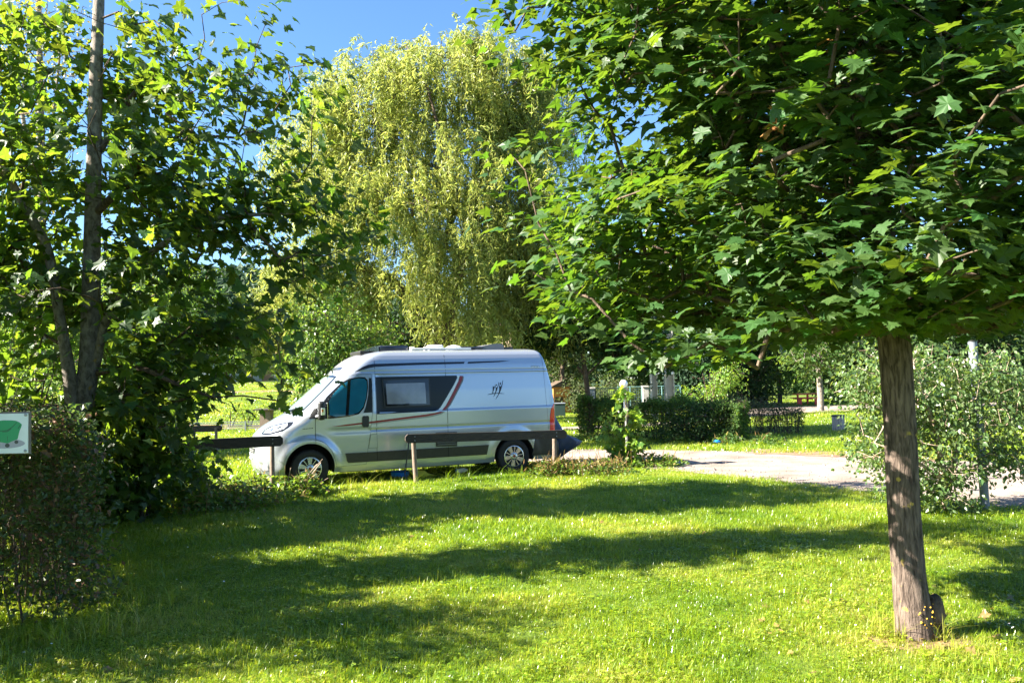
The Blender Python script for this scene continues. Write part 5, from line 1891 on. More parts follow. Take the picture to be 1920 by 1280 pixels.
# birch on the right
rng = np.random.default_rng(35)
BD = 10.9
bb = at(1772, 950, BD)
bt1 = [(bb.x, bb.y, 0, .045)] + lpts((1766, 880, BD, .042), (1770, 830, BD - .05, .04), (1748, 790, BD - .1, .032), (1728, 740, BD - .15, .026), (1715, 690, BD - .2, .016), (1705, 650, BD - .2, .008))
bt2 = [(bb.x + .04, bb.y + .1, 0, .04)] + lpts((1776, 890, BD + .1, .036), (1800, 820, BD + .15, .03), (1840, 740, BD + .2, .024), (1880, 660, BD + .3, .014))
bt3 = lpts((1770, 900, BD, .025), (1730, 870, BD - .2, .02), (1680, 840, BD - .3, .014), (1640, 830, BD - .3, .008))
bbl = [B3(1690, 720, BD, .75, .8, .55), B3(1620, 730, BD - .1, .38, .5, .38), B3(1650, 830, BD, .42, .6, .42), B3(1760, 790, BD, .75, .9, .6), B3(1830, 720, BD, .75, .9, .55), B3(1900, 760, BD + .2, .65, .9, .65), B3(1760, 900, BD, .52, .6, .42), B3(1680, 900, BD, .30, .4, .25), B3(1900, 860, BD, .45, .6, .25), B3(1600, 850, BD - .2, .14, .3, .10), B3(1800, 960, BD, .35, .4, .14)]
tree('birch_tree', 'low bushy birch with pale stems growing round the grey metal pole', 'tree', [bt1, bt2, bt3], bbl, 'birch_leaf', 760, 18, .056, rng, temps=OVAL, bark='bark_birch', rho=.10, flat=.9, up=.25, outw=.5, rnd=.7, droop=1.0, branch_from=.25, r_tip=.0025, seg=.22, shell=.5)
q = at(1848, 955, 11.0)
q2 = at(1823, 640, 11.0)
pl = thing('metal_pole', 'leaning grey metal pole standing among the birch leaves', 'pole', (q.x, q.y, 0))
bm = bmesh.new()
top = Vector(q2) - Vector((q.x, q.y, 0))
bm_tube(bm, [(0, 0, -.1), tuple(top * .5), tuple(top)], .055, 16)
obj_bm('shaft', bm, M['steel_grey'], pl, 40)
bm = bmesh.new()
bm_tube(bm, [tuple(top), tuple(top * 1.008)], .062, 16)
obj_bm('pole_cap', bm, M['black_plastic'], pl, 40)
for f in (.3, .68):
    bm = bmesh.new()
    bm_tube(bm, [tuple(top * f), tuple(top * (f + .012))], .062, 16)
    obj_bm('clamp', bm, M['chrome'], pl, 40)


# ------------------------------------------------------------------ hedges
def hedge(name, label, a, b, width, h0, h1, mat, n, leaf, rng, cat='hedge', temps=SIMPLE, stems=90, wob=.12, bare=.0, low=.25, group=None, mat2=None, stem_mat='twig_red'):
    """a row from a to b: a = one end of its right-hand edge; width to the left"""
    t = thing(name, label, cat, (0, 0, 0), 0, group)
    a, b = np.array(a, float), np.array(b, float)
    L = np.linalg.norm(b - a)
    d = (b - a) / L
    nrm = np.array([-d[1], d[0]])
    u = rng.random(n) * L
    v = rng.random(n) * width
    z = rng.random(n) ** .8
    # pull most of them to the outside
    k = rng.random(n)
    face = rng.choice(5, n, p=[.26, .26, .30, .09, .09])
    e = np.abs(rng.normal(0, .10, n))
    u = np.where(face == 3, e, np.where(face == 4, L - e, u))
    v = np.where(face == 0, e, np.where(face == 1, width - e, v))
    z = np.where(face == 2, 1 - e * .6, z)
    hh = h0 + (h1 - h0) * u / L + wob * (np.sin(u * 2.3 + 1) * .5 + np.sin(u * 5.7 + v * 4) * .4 + rng.normal(0, .25, n))
    bulge = wob * (np.sin(u * 3.1 + z * 4) * .5 + np.sin(u * 7.3 - z * 6) * .35 + rng.normal(0, .3, n))
    v = v + np.where(v < width / 2, -bulge, bulge)
    Z = z * hh
    kp = (Z > low * hh) | (rng.random(n) < .35)
    u, v, Z, face = u[kp], v[kp], Z[kp], face[kp]
    P = a[None] + d[None] * u[:, None] + nrm[None] * v[:, None]
    pos = np.stack([P[:, 0], P[:, 1], Z + ground_z(P[:, 0], P[:, 1])], -1)
    outv = np.zeros((len(pos), 3))
    outv[:, :2] = np.where((v < width / 2)[:, None], -nrm[None], nrm[None])
    nr = outv * .6 + np.array([0, 0, .7]) + rng.normal(0, .75, (len(pos), 3))
    R = frames(nr, rng.normal(0, 1, (len(pos), 3)) + np.array([0, 0, .35]))
    sz = leaf * np.clip(rng.normal(1, .25, len(pos)), .5, 1.6)
    leaf_mesh('foliage', temps, pos, R, sz, M[mat], t, rng)
    us, vs = rng.random(stems) * L, rng.random(stems) * width
    ps, qs, r0s, r1s = [], [], [], []
    for i in range(stems):
        P0 = a + d * us[i] + nrm * vs[i]
        q = np.array([P0[0], P0[1], float(ground_z(P0[0], P0[1]))])
        H = (h0 + (h1 - h0) * us[i] / L) * rng.uniform(.75, 1.08)
        m = 4
        r = rng.uniform(.005, .013)
        lean = rng.normal(0, .10, 2)
        for s in range(m):
            q2 = q + np.array([lean[0] / m + rng.normal(0, .035), lean[1] / m + rng.normal(0, .035), H / m])
            ps.append(q); qs.append(q2); r0s.append(r * (1 - s / m * .8)); r1s.append(r * (1 - (s + 1) / m * .8))
            if s > 0:
                for _ in range(3):
                    ps.append(q2); qs.append(q2 + rng.normal(0, .13, 3) + np.array([0, 0, .10])); r0s.append(r * .35); r1s.append(.0015)
            q = q2
    tag(tubes('stems', np.array(ps), np.array(qs), np.array(r0s), np.array(r1s), M[stem_mat], t, 4), kind='stuff')
    return t


rng = np.random.default_rng(41)
hedge('hedge', 'tall brownish hedge in shade along the left edge, behind the white sign', (-3.50, 6.85), (-7.3, 12.3), 1.05, 1.42, 1.45, 'hedge_leaf', 56000, .052, rng, stems=150, wob=.26, low=.04)
hedge('hedge', 'trimmed low hedge beside the globe lamp, beyond the gravel path', (1.95, 25.6), (6.2, 22.9), 1.0, 1.10, 1.05, 'mid_leaf', 24000, .068, rng, stems=150, wob=.24, low=.16)
hedge('shrub_row', 'thin half-bare shrubs at the far end of the trimmed hedge', (7.0, 25.6), (8.9, 25.4), .8, .95, .85, 'olive_leaf', 2200, .06, rng, cat='shrubs', stems=130, wob=.22, low=.1)

# shrubs and weeds
rng = np.random.default_rng(43)


def shrub(name, label, balls, mat, n, per, leaf, seed, cat='shrub', temps=SIMPLE, **kw):
    r = np.random.default_rng(seed)
    cx = np.mean([b[0] for b in balls])
    cy = np.mean([b[1] for b in balls])
    gz = float(ground_z(cx, cy))
    zt = max(b[2] + b[5] * .4 for b in balls)
    tr_ = [[(cx + dx, cy + dy, gz - .05, .03), (cx + dx * 3, cy + dy * 3, gz + (zt - gz) * .45, .02), (cx + dx * 6, cy + dy * 6, zt, .008)] for dx, dy in ((0, 0), (.06, .03), (-.06, .02), (.02, -.05))]
    return tree(name, label, cat, tr_, balls, mat, n, per, leaf, r, temps=temps, branch_from=gz + .05, zlow=gz + .04, **kw)


shrub('shrub', 'dark dense shrub at the foot of the left maple, beside the barrier rail', [B3(265, 850, 12.2, .65, .6, .70), B3(225, 800, 12.0, .65, .6, .85), B3(335, 890, 12.8, .45, .45, .32), B3(230, 880, 11.6, .55, .6, .7)], 'sycamore_leaf', 330, 13, .11, 51, temps=LITE, r_tip=.004, seg=.3)
shrub('shrub', 'sunny light green shrub behind the thin post with the blackbird', [B3(40, 720, 14.0, 1.2, 1.0, .8), B3(-60, 700, 14.0, 1.3, 1.0, 1.0), B3(100, 770, 13.6, .7, .8, .6)], 'bush_leaf', 330, 14, .075, 52, r_tip=.004, seg=.3)
shrub('shrub', 'bright green bush left of the willow, just above the cab of the camper van', [B3(612, 610, 21.5, 1.05, 1.1, 1.1), B3(585, 685, 21.5, .7, .9, .85), B3(650, 660, 21.8, 1.1, 1.0, 1.0), B3(630, 740, 21.5, 1.2, 1.1, .8), B3(690, 640, 22.5, .9, .9, .8)], 'bush_leaf', 520, 17, .085, 53, temps=OVAL, r_tip=.005)
shrub('shrub', 'loose dark shrub grown into the right end of the trimmed hedge', [B3(1310, 790, 23.6, .8, .7, .68), B3(1360, 790, 23.8, .7, .7, .74), B3(1265, 800, 23.6, .6, .6, .5)], 'dark_leaf', 230, 16, .075, 59, r_tip=.004, seg=.3)
shrub('shrub', 'pale yellow-green bush behind the metal gate', [B3(1165, 735, 44.5, 1.6, 1.2, 1.1), B3(1190, 760, 44.5, 1.6, 1.2, .8)], 'olive_leaf', 160, 18, .14, 54, r_tip=.006)
shrub('shrub', 'olive bush between the orange hut and the gate', [B3(1083, 745, 46, 1.0, 1.0, 1.0)], 'olive_leaf', 70, 18, .15, 55, r_tip=.006)
shrub('shrub', 'clipped round bush left of the birch, beyond the far path', [B3(1577, 742, 52, .95, .9, .75)], 'bush_leaf', 130, 18, .11, 56, r_tip=.006)
shrub('shrub', 'yellow-leaved bush among the dark trees right of the concrete poles', [B3(1365, 710, 43, .75, .7, .8), B3(1340, 735, 43, .6, .6, .5), B3(1290, 742, 41.5, .4, .4, .3)], 'lime_leaf', 110, 16, .14, 57, r_tip=.006)
for i, (px, base_y, D, h_, lab) in enumerate(((432, 797, 36.3, .9, 'leafy sapling on the far lawn, left one of a row of three'), (466, 796, 36.5, .9, 'bushy sapling on the far lawn, middle one of a row of three'), (500, 794, 37.5, .95, 'small sapling right behind the dark wooden table'))):
    q = at(px, base_y, D)
    gz = float(ground_z(q.x, q.y))
    shrub('sapling', lab, [(q.x, q.y, gz + h_ * .75, .22, .22, .24), (q.x, q.y, gz + h_ * .4, .14, .14, .12)], 'lime_leaf', 22, 10, .11, 60 + i, cat='sapling', group='saplings on the far lawn', r_tip=.004, seg=.3)

# trees farther off
def far_tree(label, px, D, ztrunk, balls, mat, n, leaf, seed, rt=.16, per=20, name='tree', bark='bark_dark', temps=SIMPLE, group=None, shell=.4):
    r = np.random.default_rng(seed)
    q = at(px, 760, D)
    gz = float(ground_z(q.x, q.y))
    zt = max(b[2] for b in balls)
    tr_ = [(q.x, q.y, gz - .1, rt), (q.x + .05, q.y, gz + ztrunk * .5, rt * .9), (q.x, q.y, gz + ztrunk, rt * .8), (q.x + .1, q.y, (gz + ztrunk + zt) / 2, rt * .5), (q.x, q.y, zt, rt * .12)]
    return tree(name, label, 'tree', [tr_], balls, mat, n, per, leaf, r, branch_from=gz + ztrunk * .8, r_tip=.010, bark=bark, seg=.9, temps=temps, group=group, shell=shell)


far_tree('round-crowned tree with bare pale trunk beside the red picnic table', 1538, 41, 1.6, [B3(1530, 670, 41, 1.6, 1.6, 1.0), B3(1500, 640, 41, 1.4, 1.5, 1.1), B3(1580, 640, 41, 1.5, 1.6, 1.2), B3(1540, 560, 41, 2.0, 2.0, 1.9)], 'mid_leaf', 330, .17, 71, rt=.17, bark='bark_grey')
far_tree('dark conifer right of the concrete poles', 1300, 47, .6, [B3(1300, 700, 47, 1.9, 1.8, 1.4), B3(1310, 748, 47, 2.1, 1.8, .9), B3(1300, 640, 47, 1.6, 1.6, 1.5), B3(1300, 570, 47, 1.2, 1.2, 1.6), B3(1300, 500, 47, .7, .7, 1.6)], 'conifer_leaf', 630, .22, 72, name='conifer')
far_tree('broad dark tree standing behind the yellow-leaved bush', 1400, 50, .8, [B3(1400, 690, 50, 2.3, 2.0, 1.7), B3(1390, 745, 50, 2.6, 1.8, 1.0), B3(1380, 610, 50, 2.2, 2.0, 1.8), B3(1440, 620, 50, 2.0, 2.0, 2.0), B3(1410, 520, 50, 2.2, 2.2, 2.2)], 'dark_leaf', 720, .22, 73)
far_tree('mid green tree over the far path, left of the red picnic table', 1462, 52, .9, [B3(1470, 690, 52, 1.3, 1.3, 1.5), B3(1480, 620, 52, 1.8, 1.8, 1.8), B3(1450, 540, 52, 2.0, 2.0, 2.0)], 'mid_leaf', 330, .2, 74)
far_tree('dark tree behind the red picnic table', 1600, 58, 1.0, [B3(1560, 700, 58, 3.0, 1.8, 1.6), B3(1640, 690, 58, 2.6, 2.0, 2.0), B3(1600, 600, 58, 3.2, 2.5, 2.6)], 'dark_leaf', 630, .26, 75)
far_tree('tall dark tree behind the birch at the right edge', 1800, 48, 1.0, [B3(1780, 680, 48, 2.6, 2.0, 2.2), B3(1880, 690, 48, 2.6, 2.0, 2.3), B3(1830, 560, 48, 3.2, 2.6, 2.8), B3(1720, 640, 48, 1.9, 1.9, 1.9)], 'dark_leaf', 780, .24, 76)
far_tree('grey-green tree over the orange hut', 1055, 47, 1.7, [B3(1060, 690, 48, 1.5, 1.5, 1.3), B3(1030, 630, 48, 1.7, 1.6, 1.8), B3(1075, 600, 48, 1.6, 1.6, 1.8)], 'olive_leaf', 330, .19, 77)
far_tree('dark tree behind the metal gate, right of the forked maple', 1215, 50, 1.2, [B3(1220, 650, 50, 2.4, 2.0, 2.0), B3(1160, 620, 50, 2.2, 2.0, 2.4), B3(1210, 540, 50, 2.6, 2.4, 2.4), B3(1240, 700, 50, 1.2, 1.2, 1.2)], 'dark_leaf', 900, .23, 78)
far_tree('tree with dark leaves behind the willow, right of its trunk', 930, 36, 1.5, [B3(930, 610, 36, 1.9, 1.6, 1.6), B3(1000, 560, 36, 1.9, 1.6, 2.0), B3(960, 480, 36, 2.0, 2.0, 2.0), B3(890, 640, 36, 1.0, 1.2, 1.2)], 'mid_leaf', 360, .17, 79)
far_tree('dense tree filling the gap behind the willow trunk', 770, 38, 1.0, [B3(760, 640, 38, 2.6, 1.6, 1.8), B3(700, 600, 38, 2.2, 1.6, 2.0), B3(820, 610, 38, 2.0, 1.6, 2.0), B3(650, 660, 38, 1.6, 1.4, 1.4)], 'dark_leaf', 420, .18, 80)
far_tree('sunny green tree behind the left maple, nearer one', 230, 24, 2.0, [B3(240, 560, 24, 2.2, 2.0, 1.8), B3(180, 640, 24, 1.8, 1.6, 1.2), B3(310, 590, 24, 1.5, 1.6, 1.2), B3(280, 660, 24, 1.6, 1.4, 1.0)], 'bush_leaf', 460, .13, 81)
far_tree('sunny green tree at the far left behind the pale maple trunk', 30, 22, 1.2, [B3(30, 600, 22, 1.9, 1.8, 1.6), B3(-60, 560, 22, 2.2, 1.8, 2.2), B3(90, 650, 22, 1.3, 1.2, 1.1), B3(20, 690, 22, 1.6, 1.4, .8)], 'bush_leaf', 420, .12, 82)
far_tree('dark tree left of the stone house across the meadow', 425, 68, 2.0, [B3(420, 660, 68, 2.4, 2.2, 2.0), B3(395, 620, 68, 2.6, 2.2, 2.4)], 'dark_leaf', 200, .30, 83)
far_tree('bluish dark tree rising behind the stone house', 500, 92, 2.0, [B3(490, 650, 92, 3.2, 2.5, 2.8), B3(530, 640, 92, 3.2, 2.5, 3.0), B3(470, 620, 92, 2.6, 2.4, 2.6)], 'dark_leaf', 260, .36, 84)
far_tree('small thin-trunked tree in front of the stone house', 472, 64, 1.2, [B3(480, 668, 64, 1.3, 1.2, .8), B3(462, 655, 64, 1.1, 1.0, .9)], 'mid_leaf', 110, .2, 85, rt=.10)
far_tree('leafy tree at the right end of the stone house', 548, 60, 1.0, [B3(550, 690, 60, 1.3, 1.2, 1.2), B3(560, 650, 60, 1.5, 1.3, 1.5)], 'dark_leaf', 150, .22, 86)
# trees just outside the left edge, whose shade lies on the lawn
far_tree('tall maple just outside the left edge beside the near end of the brown hedge', -450, 7.4, 1.2, [(-6.7, 7.3, 2.8, 1.0, .8, 1.0), (-6.7, 7.3, 4.3, 1.0, .7, .9), (-6.6, 7.4, 5.6, .9, .7, .8), (-6.7, 7.3, 6.9, .9, .6, .8), (-6.6, 7.4, 8.2, .7, .55, .8)], 'sycamore_leaf', 330, .13, 87, temps=LITE, per=14, rt=.09, shell=.7)
shrub('shrub', 'unseen leafy shrub outside the left edge, shaped to shade the brown hedge and sign', [(-5.25, 5.75, 1.2, .75, .6, 1.1), (-5.4, 5.9, 2.4, .75, .55, .8), (-6.0, 5.7, 1.6, .7, .6, 1.3), (-5.4, 5.6, 3.3, .8, .45, .65), (-5.2, 5.2, 1.9, .6, .4, .8), (-5.4, 5.72, 2.8, .6, .4, .5), (-5.2, 4.9, 3.1, .45, .3, .4)], 'mid_leaf', 680, 15, .08, 58, r_tip=.004, seg=.3)  # unseen shrub, its lumps added to shade hedge, sign and lawn
far_tree('smaller maple outside the left edge beside the far end of the brown hedge', -330, 9.2, 1.0, [(-7.5, 9.2, 2.2, 1.0, .9, 1.0), (-7.7, 9.4, 3.4, .8, .7, .8)], 'sycamore_leaf', 260, .13, 88, temps=LITE, per=15, rt=.07)

# sparse poplar behind the left maple
rng = np.random.default_rng(45)
PDp = 20.0
pb = at(75, 760, PDp)
p1 = [(pb.x, pb.y, -.1, .13)] + lpts((76, 600, PDp, .12), (78, 400, PDp, .10), (76, 200, PDp, .08), (73, 30, PDp, .06), (70, -150, PDp, .03))
p2 = lpts((78, 420, PDp, .06), (60, 330, PDp, .055), (40, 200, PDp + .2, .045), (20, 40, PDp + .2, .03), (5, -100, PDp + .2, .015))
p3 = lpts((78, 380, PDp, .05), (92, 280, PDp - .2, .04), (108, 150, PDp - .2, .03), (118, 20, PDp - .2, .015))
tree('poplar_tree', 'sparse tall poplar with thin upright branches behind the left maple', 'tree', [p1, p2, p3], [B3(75, 150, PDp, 1.3, 1.2, 2.6), B3(60, 330, PDp, 1.2, 1.1, 1.6), B3(30, 60, PDp, 1.1, 1.1, 1.8), B3(110, 60, PDp, .9, .9, 1.8)], 'poplar_leaf', 420, 5, .075, rng, temps=OVAL, rho=.18, branch_from=3.0, r_tip=.005, seg=.5, bark='bark_grey', up=.2, rnd=.8)

# pollarded pale dead trunk behind the van
rng = np.random.default_rng(46)
dd = at(960, 720, 30)
dtree = thing('dead_tree', 'pale broken dead trunk with cut limbs showing above the rear of the camper van', 'tree')
d1 = [(dd.x, dd.y, -.1, .34)] + lpts((957, 690, 30, .30), (955, 655, 30, .27), (952, 640, 30, .20))
for nm, s_ in (('trunk', d1), ('limb', lpts((953, 655, 30, .16), (945, 630, 30, .11), (938, 600, 30, .07), (935, 575, 30, .04))), ('limb', lpts((957, 650, 30, .12), (960, 625, 30, .10), (959, 608, 30, .085))),
               ('limb', lpts((944, 628, 30, .07), (930, 615, 30, .06), (915, 606, 30, .05))), ('limb', lpts((985, 690, 30.3, .26), (984, 650, 30.3, .24), (986, 640, 30.3, .16)))):
    trunk_mesh(nm, s_, M['bark_dead'], dtree, rng, 12, 0, .08, .12)
ps, qs = [], []
for k in range(70):
    a = np.array(at(rng.uniform(940, 1000), rng.uniform(640, 665), 30.1))
    ps.append(a)
    qs.append(a + np.array([rng.normal(0, .08), rng.normal(0, .05), rng.uniform(.3, .9)]))
tag(tubes('shoots', np.array(ps), np.array(qs), np.full(70, .010), np.full(70, .003), M['bark_dead'], dtree, 4), kind='stuff')

# the wood that closes the view
rng = np.random.default_rng(47)
nb = 150
bx = rng.uniform(-18, 110, nb)
by = rng.uniform(74, 100, nb)
bh = rng.uniform(5.0, 9.0, nb) * (1 - .55 * (1 - smooth(-16, 0, bx)))
k = rng.integers(0, nb, 60000)
v = unit(rng.normal(0, 1, (60000, 3)))
u = rng.random((60000, 1)) ** .3
P = np.stack([bx[k], by[k], bh[k] * .55], -1) + v * u * np.stack([np.full(60000, 3.2), np.full(60000, 2.5), bh[k] * .62], -1) * (1 + rng.normal(0, .08, (60000, 1)))
P = P[P[:, 2] > 0]
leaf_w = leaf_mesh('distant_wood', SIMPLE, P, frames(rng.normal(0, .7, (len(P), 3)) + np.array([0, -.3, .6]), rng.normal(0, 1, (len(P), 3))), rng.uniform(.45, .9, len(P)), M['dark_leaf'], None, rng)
tag(leaf_w, 'far-off wood of dark broadleaved trees closing the view beyond the lawns', 'wood')

# trees on the far hill
rng = np.random.default_rng(48)
n_ = 16000
X_ = rng.uniform(-250, 20, n_)
Y_ = rng.uniform(195, 345, n_)
Z_ = 44 * smooth(200, 330, Y_) * (1 - 0.75 * smooth(-90, 20, X_))
P = np.stack([X_, Y_, Z_ + rng.uniform(0, 5.5, n_)], -1)
hw2 = leaf_mesh('hillside_wood', SIMPLE, P, frames(rng.normal(0, .8, (n_, 3)) + np.array([0, -.4, .7]), rng.normal(0, 1, (n_, 3))), rng.uniform(2.2, 4.2, n_), M['conifer_leaf'], None, rng)
tag(hw2, 'dark wood covering the far hill behind the stone house', 'wood')

# ------------------------------------------------------------------ grass
rng = np.random.default_rng(61)


def grass_mat(name, cols, tr_k, scale=.55):
    m, n, l, p = new_mat(name)
    g = n.new('ShaderNodeNewGeometry')
    t1 = n.new('ShaderNodeTexNoise')
    t1.inputs['Scale'].default_value = scale
    t1.inputs['Detail'].default_value = 6
    t1.inputs['Roughness'].default_value = .65
    l.new(g.outputs['Position'], t1.inputs['Vector'])
    ad = n.new('ShaderNodeMath')
    ad.operation = 'MULTIPLY_ADD'
    ad.inputs[1].default_value = .32
    l.new(g.outputs['Random Per Island'], ad.inputs[0])
    sb = n.new('ShaderNodeMath')
    sb.operation = 'SUBTRACT'
    sb.inputs[1].default_value = .16
    l.new(t1.outputs['Fac'], sb.inputs[0])
    l.new(sb.outputs[0], ad.inputs[2])
    r = n.new('ShaderNodeValToRGB')
    e = r.color_ramp.elements
    while len(e) < len(cols):
        e.new(.5)
    for k, c in enumerate(cols):
        e[k].position = .30 + .42 * k / (len(cols) - 1)
        e[k].color = (*c, 1)
    l.new(ad.outputs[0], r.inputs[0])
    l.new(r.outputs[0], p.inputs['Base Color'])
    p.inputs['Roughness'].default_value = .30
    p.inputs['Specular IOR Level'].default_value = .75
    t = n.new('ShaderNodeBsdfTranslucent')
    mu = n.new('ShaderNodeMix')
    mu.data_type = 'RGBA'
    mu.blend_type = 'MULTIPLY'
    mu.inputs['Factor'].default_value = 1
    l.new(r.outputs[0], mu.inputs[6])
    mu.inputs[7].default_value = (*tr_k, 1)
    l.new(mu.outputs[2], t.inputs['Color'])
    mx = n.new('ShaderNodeMixShader')
    mx.inputs[0].default_value = .45
    l.new(p.outputs[0], mx.inputs[1])
    l.new(t.outputs[0], mx.inputs[2])
    l.new(mx.outputs[0], n['Material Output'].inputs['Surface'])
    return m


M['grass'] = grass_mat('grass', [(.082, .165, .008), (.150, .240, .011), (.222, .288, .018), (.33, .32, .08)], (2.2, 1.9, 1.2))


def tuft(name, nb, rad, h, wd_, lean, rng, mat, seg=3):
    V, Q, T = [], [], []
    for _ in range(nb):
        a = rng.uniform(0, 6.283)
        r = rad * math.sqrt(rng.random())
        p = np.array([r * math.cos(a), r * math.sin(a), -.01])
        az = rng.uniform(0, 6.283)
        d = np.array([math.cos(az), math.sin(az)])
        s = np.array([-d[1], d[0], 0]) * wd_ * rng.uniform(.7, 1.3) * .5
        H = h * np.clip(rng.normal(1, .3), .35, 1.9)
        ln = lean * abs(rng.normal(1, .6)) * H
        b0 = len(V)
        for k in range(seg):
            t = k / seg
            q = p + np.array([d[0] * ln * t * t, d[1] * ln * t * t, H * (t - .22 * t * t * min(1.5, ln / H))])
            w_ = s * (1 - .55 * t)
            V += [q - w_, q + w_]
        t = 1
        V.append(p + np.array([d[0] * ln, d[1] * ln, H * (1 - .22 * min(1.5, ln / H))]))
        for k in range(seg - 1):
            Q.append([b0 + 2 * k, b0 + 2 * k + 1, b0 + 2 * k + 3, b0 + 2 * k + 2])
        T.append([b0 + 2 * seg - 2, b0 + 2 * seg - 1, b0 + 2 * seg])
    me = bpy.data.meshes.new(name)
    o = mesh_np(name, V, T, Q, mat)
    COL.objects.unlink(o)
    return o


def clover(name, nb, rad, rng, mat):
    V, T = [], []
    for _ in range(nb):
        a = rng.uniform(0, 6.283)
        r = rad * math.sqrt(rng.random())
        c = np.array([r * math.cos(a), r * math.sin(a), rng.uniform(.015, .05)])
        nrm = np.array([rng.normal(0, .35), rng.normal(0, .35), 1.])
        Rm = frames(nrm[None], rng.normal(0, 1, (1, 3)))[0]
        for k in range(3):
            t = k * 2.094
            base = len(V)
            for x, y in ((0, 0), (.45, .5), (.3, 1), (0, .9), (-.3, 1), (-.45, .5)):
                x2, y2 = x * math.cos(t) - y * math.sin(t), x * math.sin(t) + y * math.cos(t)
                V.append(c + Rm @ np.array([x2 * .013, y2 * .013, 0]))
            T += [[base, base + 1, base + 2], [base, base + 2, base + 3], [base, base + 3, base + 4], [base, base + 4, base + 5]]
    o = mesh_np(name, V, T, None, mat)
    COL.objects.unlink(o)
    return o


def instancer(name, pts, rot, scl, protos, which, label, cat):
    """one object of grass: its points carry turning and size, a node tree sets tufts on them"""
    o = mesh_np(name, pts, None, None, None)
    me = o.data
    at_ = me.attributes.new('turn', 'FLOAT', 'POINT')
    at_.data.foreach_set('value', rot.astype(np.float32))
    at_ = me.attributes.new('size', 'FLOAT', 'POINT')
    at_.data.foreach_set('value', scl.astype(np.float32))
    at_ = me.attributes.new('which', 'INT', 'POINT')
    at_.data.foreach_set('value', which.astype(np.int32))
    ng = bpy.data.node_groups.new(name, 'GeometryNodeTree')
    ng.interface.new_socket('Geometry', in_out='INPUT', socket_type='NodeSocketGeometry')
    ng.interface.new_socket('Geometry', in_out='OUTPUT', socket_type='NodeSocketGeometry')
    n, l = ng.nodes, ng.links
    gi, go = n.new('NodeGroupInput'), n.new('NodeGroupOutput')
    jn = n.new('GeometryNodeGeometryToInstance')
    for p in reversed(protos):
        oi = n.new('GeometryNodeObjectInfo')
        oi.inputs['Object'].default_value = p
        oi.inputs['As Instance'].default_value = True
        l.new(oi.outputs['Geometry'], jn.inputs[0])
    io = n.new('GeometryNodeInstanceOnPoints')
    io.inputs['Pick Instance'].default_value = True

    def attr(nm, ty):
        a = n.new('GeometryNodeInputNamedAttribute')
        a.data_type = ty
        a.inputs['Name'].default_value = nm
        return [s for s in a.outputs if s.enabled and s.name == 'Attribute'][0]
    cx = n.new('ShaderNodeCombineXYZ')
    l.new(attr('turn', 'FLOAT'), cx.inputs['Z'])
    # every prototype becomes an instance of its own to pick from
    n.remove(jn)
    js = n.new('GeometryNodeJoinGeometry')
    for p in reversed(protos):
        oi = n.new('GeometryNodeObjectInfo')
        oi.inputs['Object'].default_value = p
        oi.inputs['As Instance'].default_value = True
        l.new(oi.outputs['Geometry'], js.inputs[0])
    l.new(gi.outputs[0], io.inputs['Points'])
    l.new(js.outputs[0], io.inputs['Instance'])
    l.new(attr('which', 'INT'), io.inputs['Instance Index'])
    l.new(cx.outputs[0], io.inputs['Rotation'])
    l.new(attr('size', 'FLOAT'), io.inputs['Scale'])
    l.new(io.outputs[0], go.inputs[0])
    md = o.modifiers.new('tufts', 'NODES')
    md.node_group = ng
    return tag(o, label, cat, None, 'stuff')


def inside(poly, x, y):
    r = np.zeros(len(x), bool)
    n = len(poly)
    for i in range(n):
        (x1, y1), (x2, y2) = poly[i], poly[(i + 1) % n]
        c = ((y1 > y) != (y2 > y)) & (x < (x2 - x1) * (y - y1) / (y2 - y1 + 1e-12) + x1)
        r ^= c
    return r


PATHPOLY = PATH_NEAR + PATH_FAR[::-1]
FARPOLY = [(-2, 30.6), (4, 31.0), (8, 33.0), (11, 37.5), (15, 40.3), (22, 41), (34, 41), (34, 48), (22, 48.0), (15, 47.5), (11, 43), (8, 36), (4, 32.8), (-2, 32.0)]


def scatter(n, x0, x1, y0, y1, dens_fn=None):
    """points on the lawn that the camera can see"""
    y = rng.uniform(y0, y1, n)
    half = .68 * y + 2.2
    x = np.clip(rng.uniform(-1, 1, n), -1, 1) * half
    P = np.stack([x, y, ground_z(x, y)], -1)
    jx, jy = x + rng.normal(0, .16, n), y + rng.normal(0, .16, n)
    keep = ~inside(PATHPOLY, jx, jy) & ~inside(FARPOLY, jx, jy)
    keep &= ~(((x - base.x) ** 2 + (y - base.y) ** 2) < .13 ** 2)
    sx, sy = (x - 2.76) / .38, (y - 5.76) / .18
    keep &= ~((sx * sx + sy * sy < 1) & (rng.random(n) < .4))
    return P[keep]


protos = [tuft('grass_tuft', 34, .075, .036, .0042, .55, rng, M['grass']), tuft('grass_tuft', 34, .085, .045, .0045, .75, rng, M['grass']),
          tuft('grass_tuft', 30, .080, .030, .0042, .9, rng, M['grass']), tuft('grass_tuft', 22, .060, .055, .0050, .55, rng, M['grass']),
          clover('clover', 26, .09, rng, M['grass'])]
mid = [tuft('grass_tuft', 40, .13, .046, .0075, .6, rng, M['grass']), tuft('grass_tuft', 40, .14, .058, .008, .7, rng, M['grass']), tuft('grass_tuft', 30, .12, .064, .008, .5, rng, M['grass'])]
far = [tuft('grass_tuft', 46, .30, .065, .018, .6, rng, M['grass'], 2), tuft('grass_tuft', 46, .30, .085, .018, .6, rng, M['grass'], 2)]


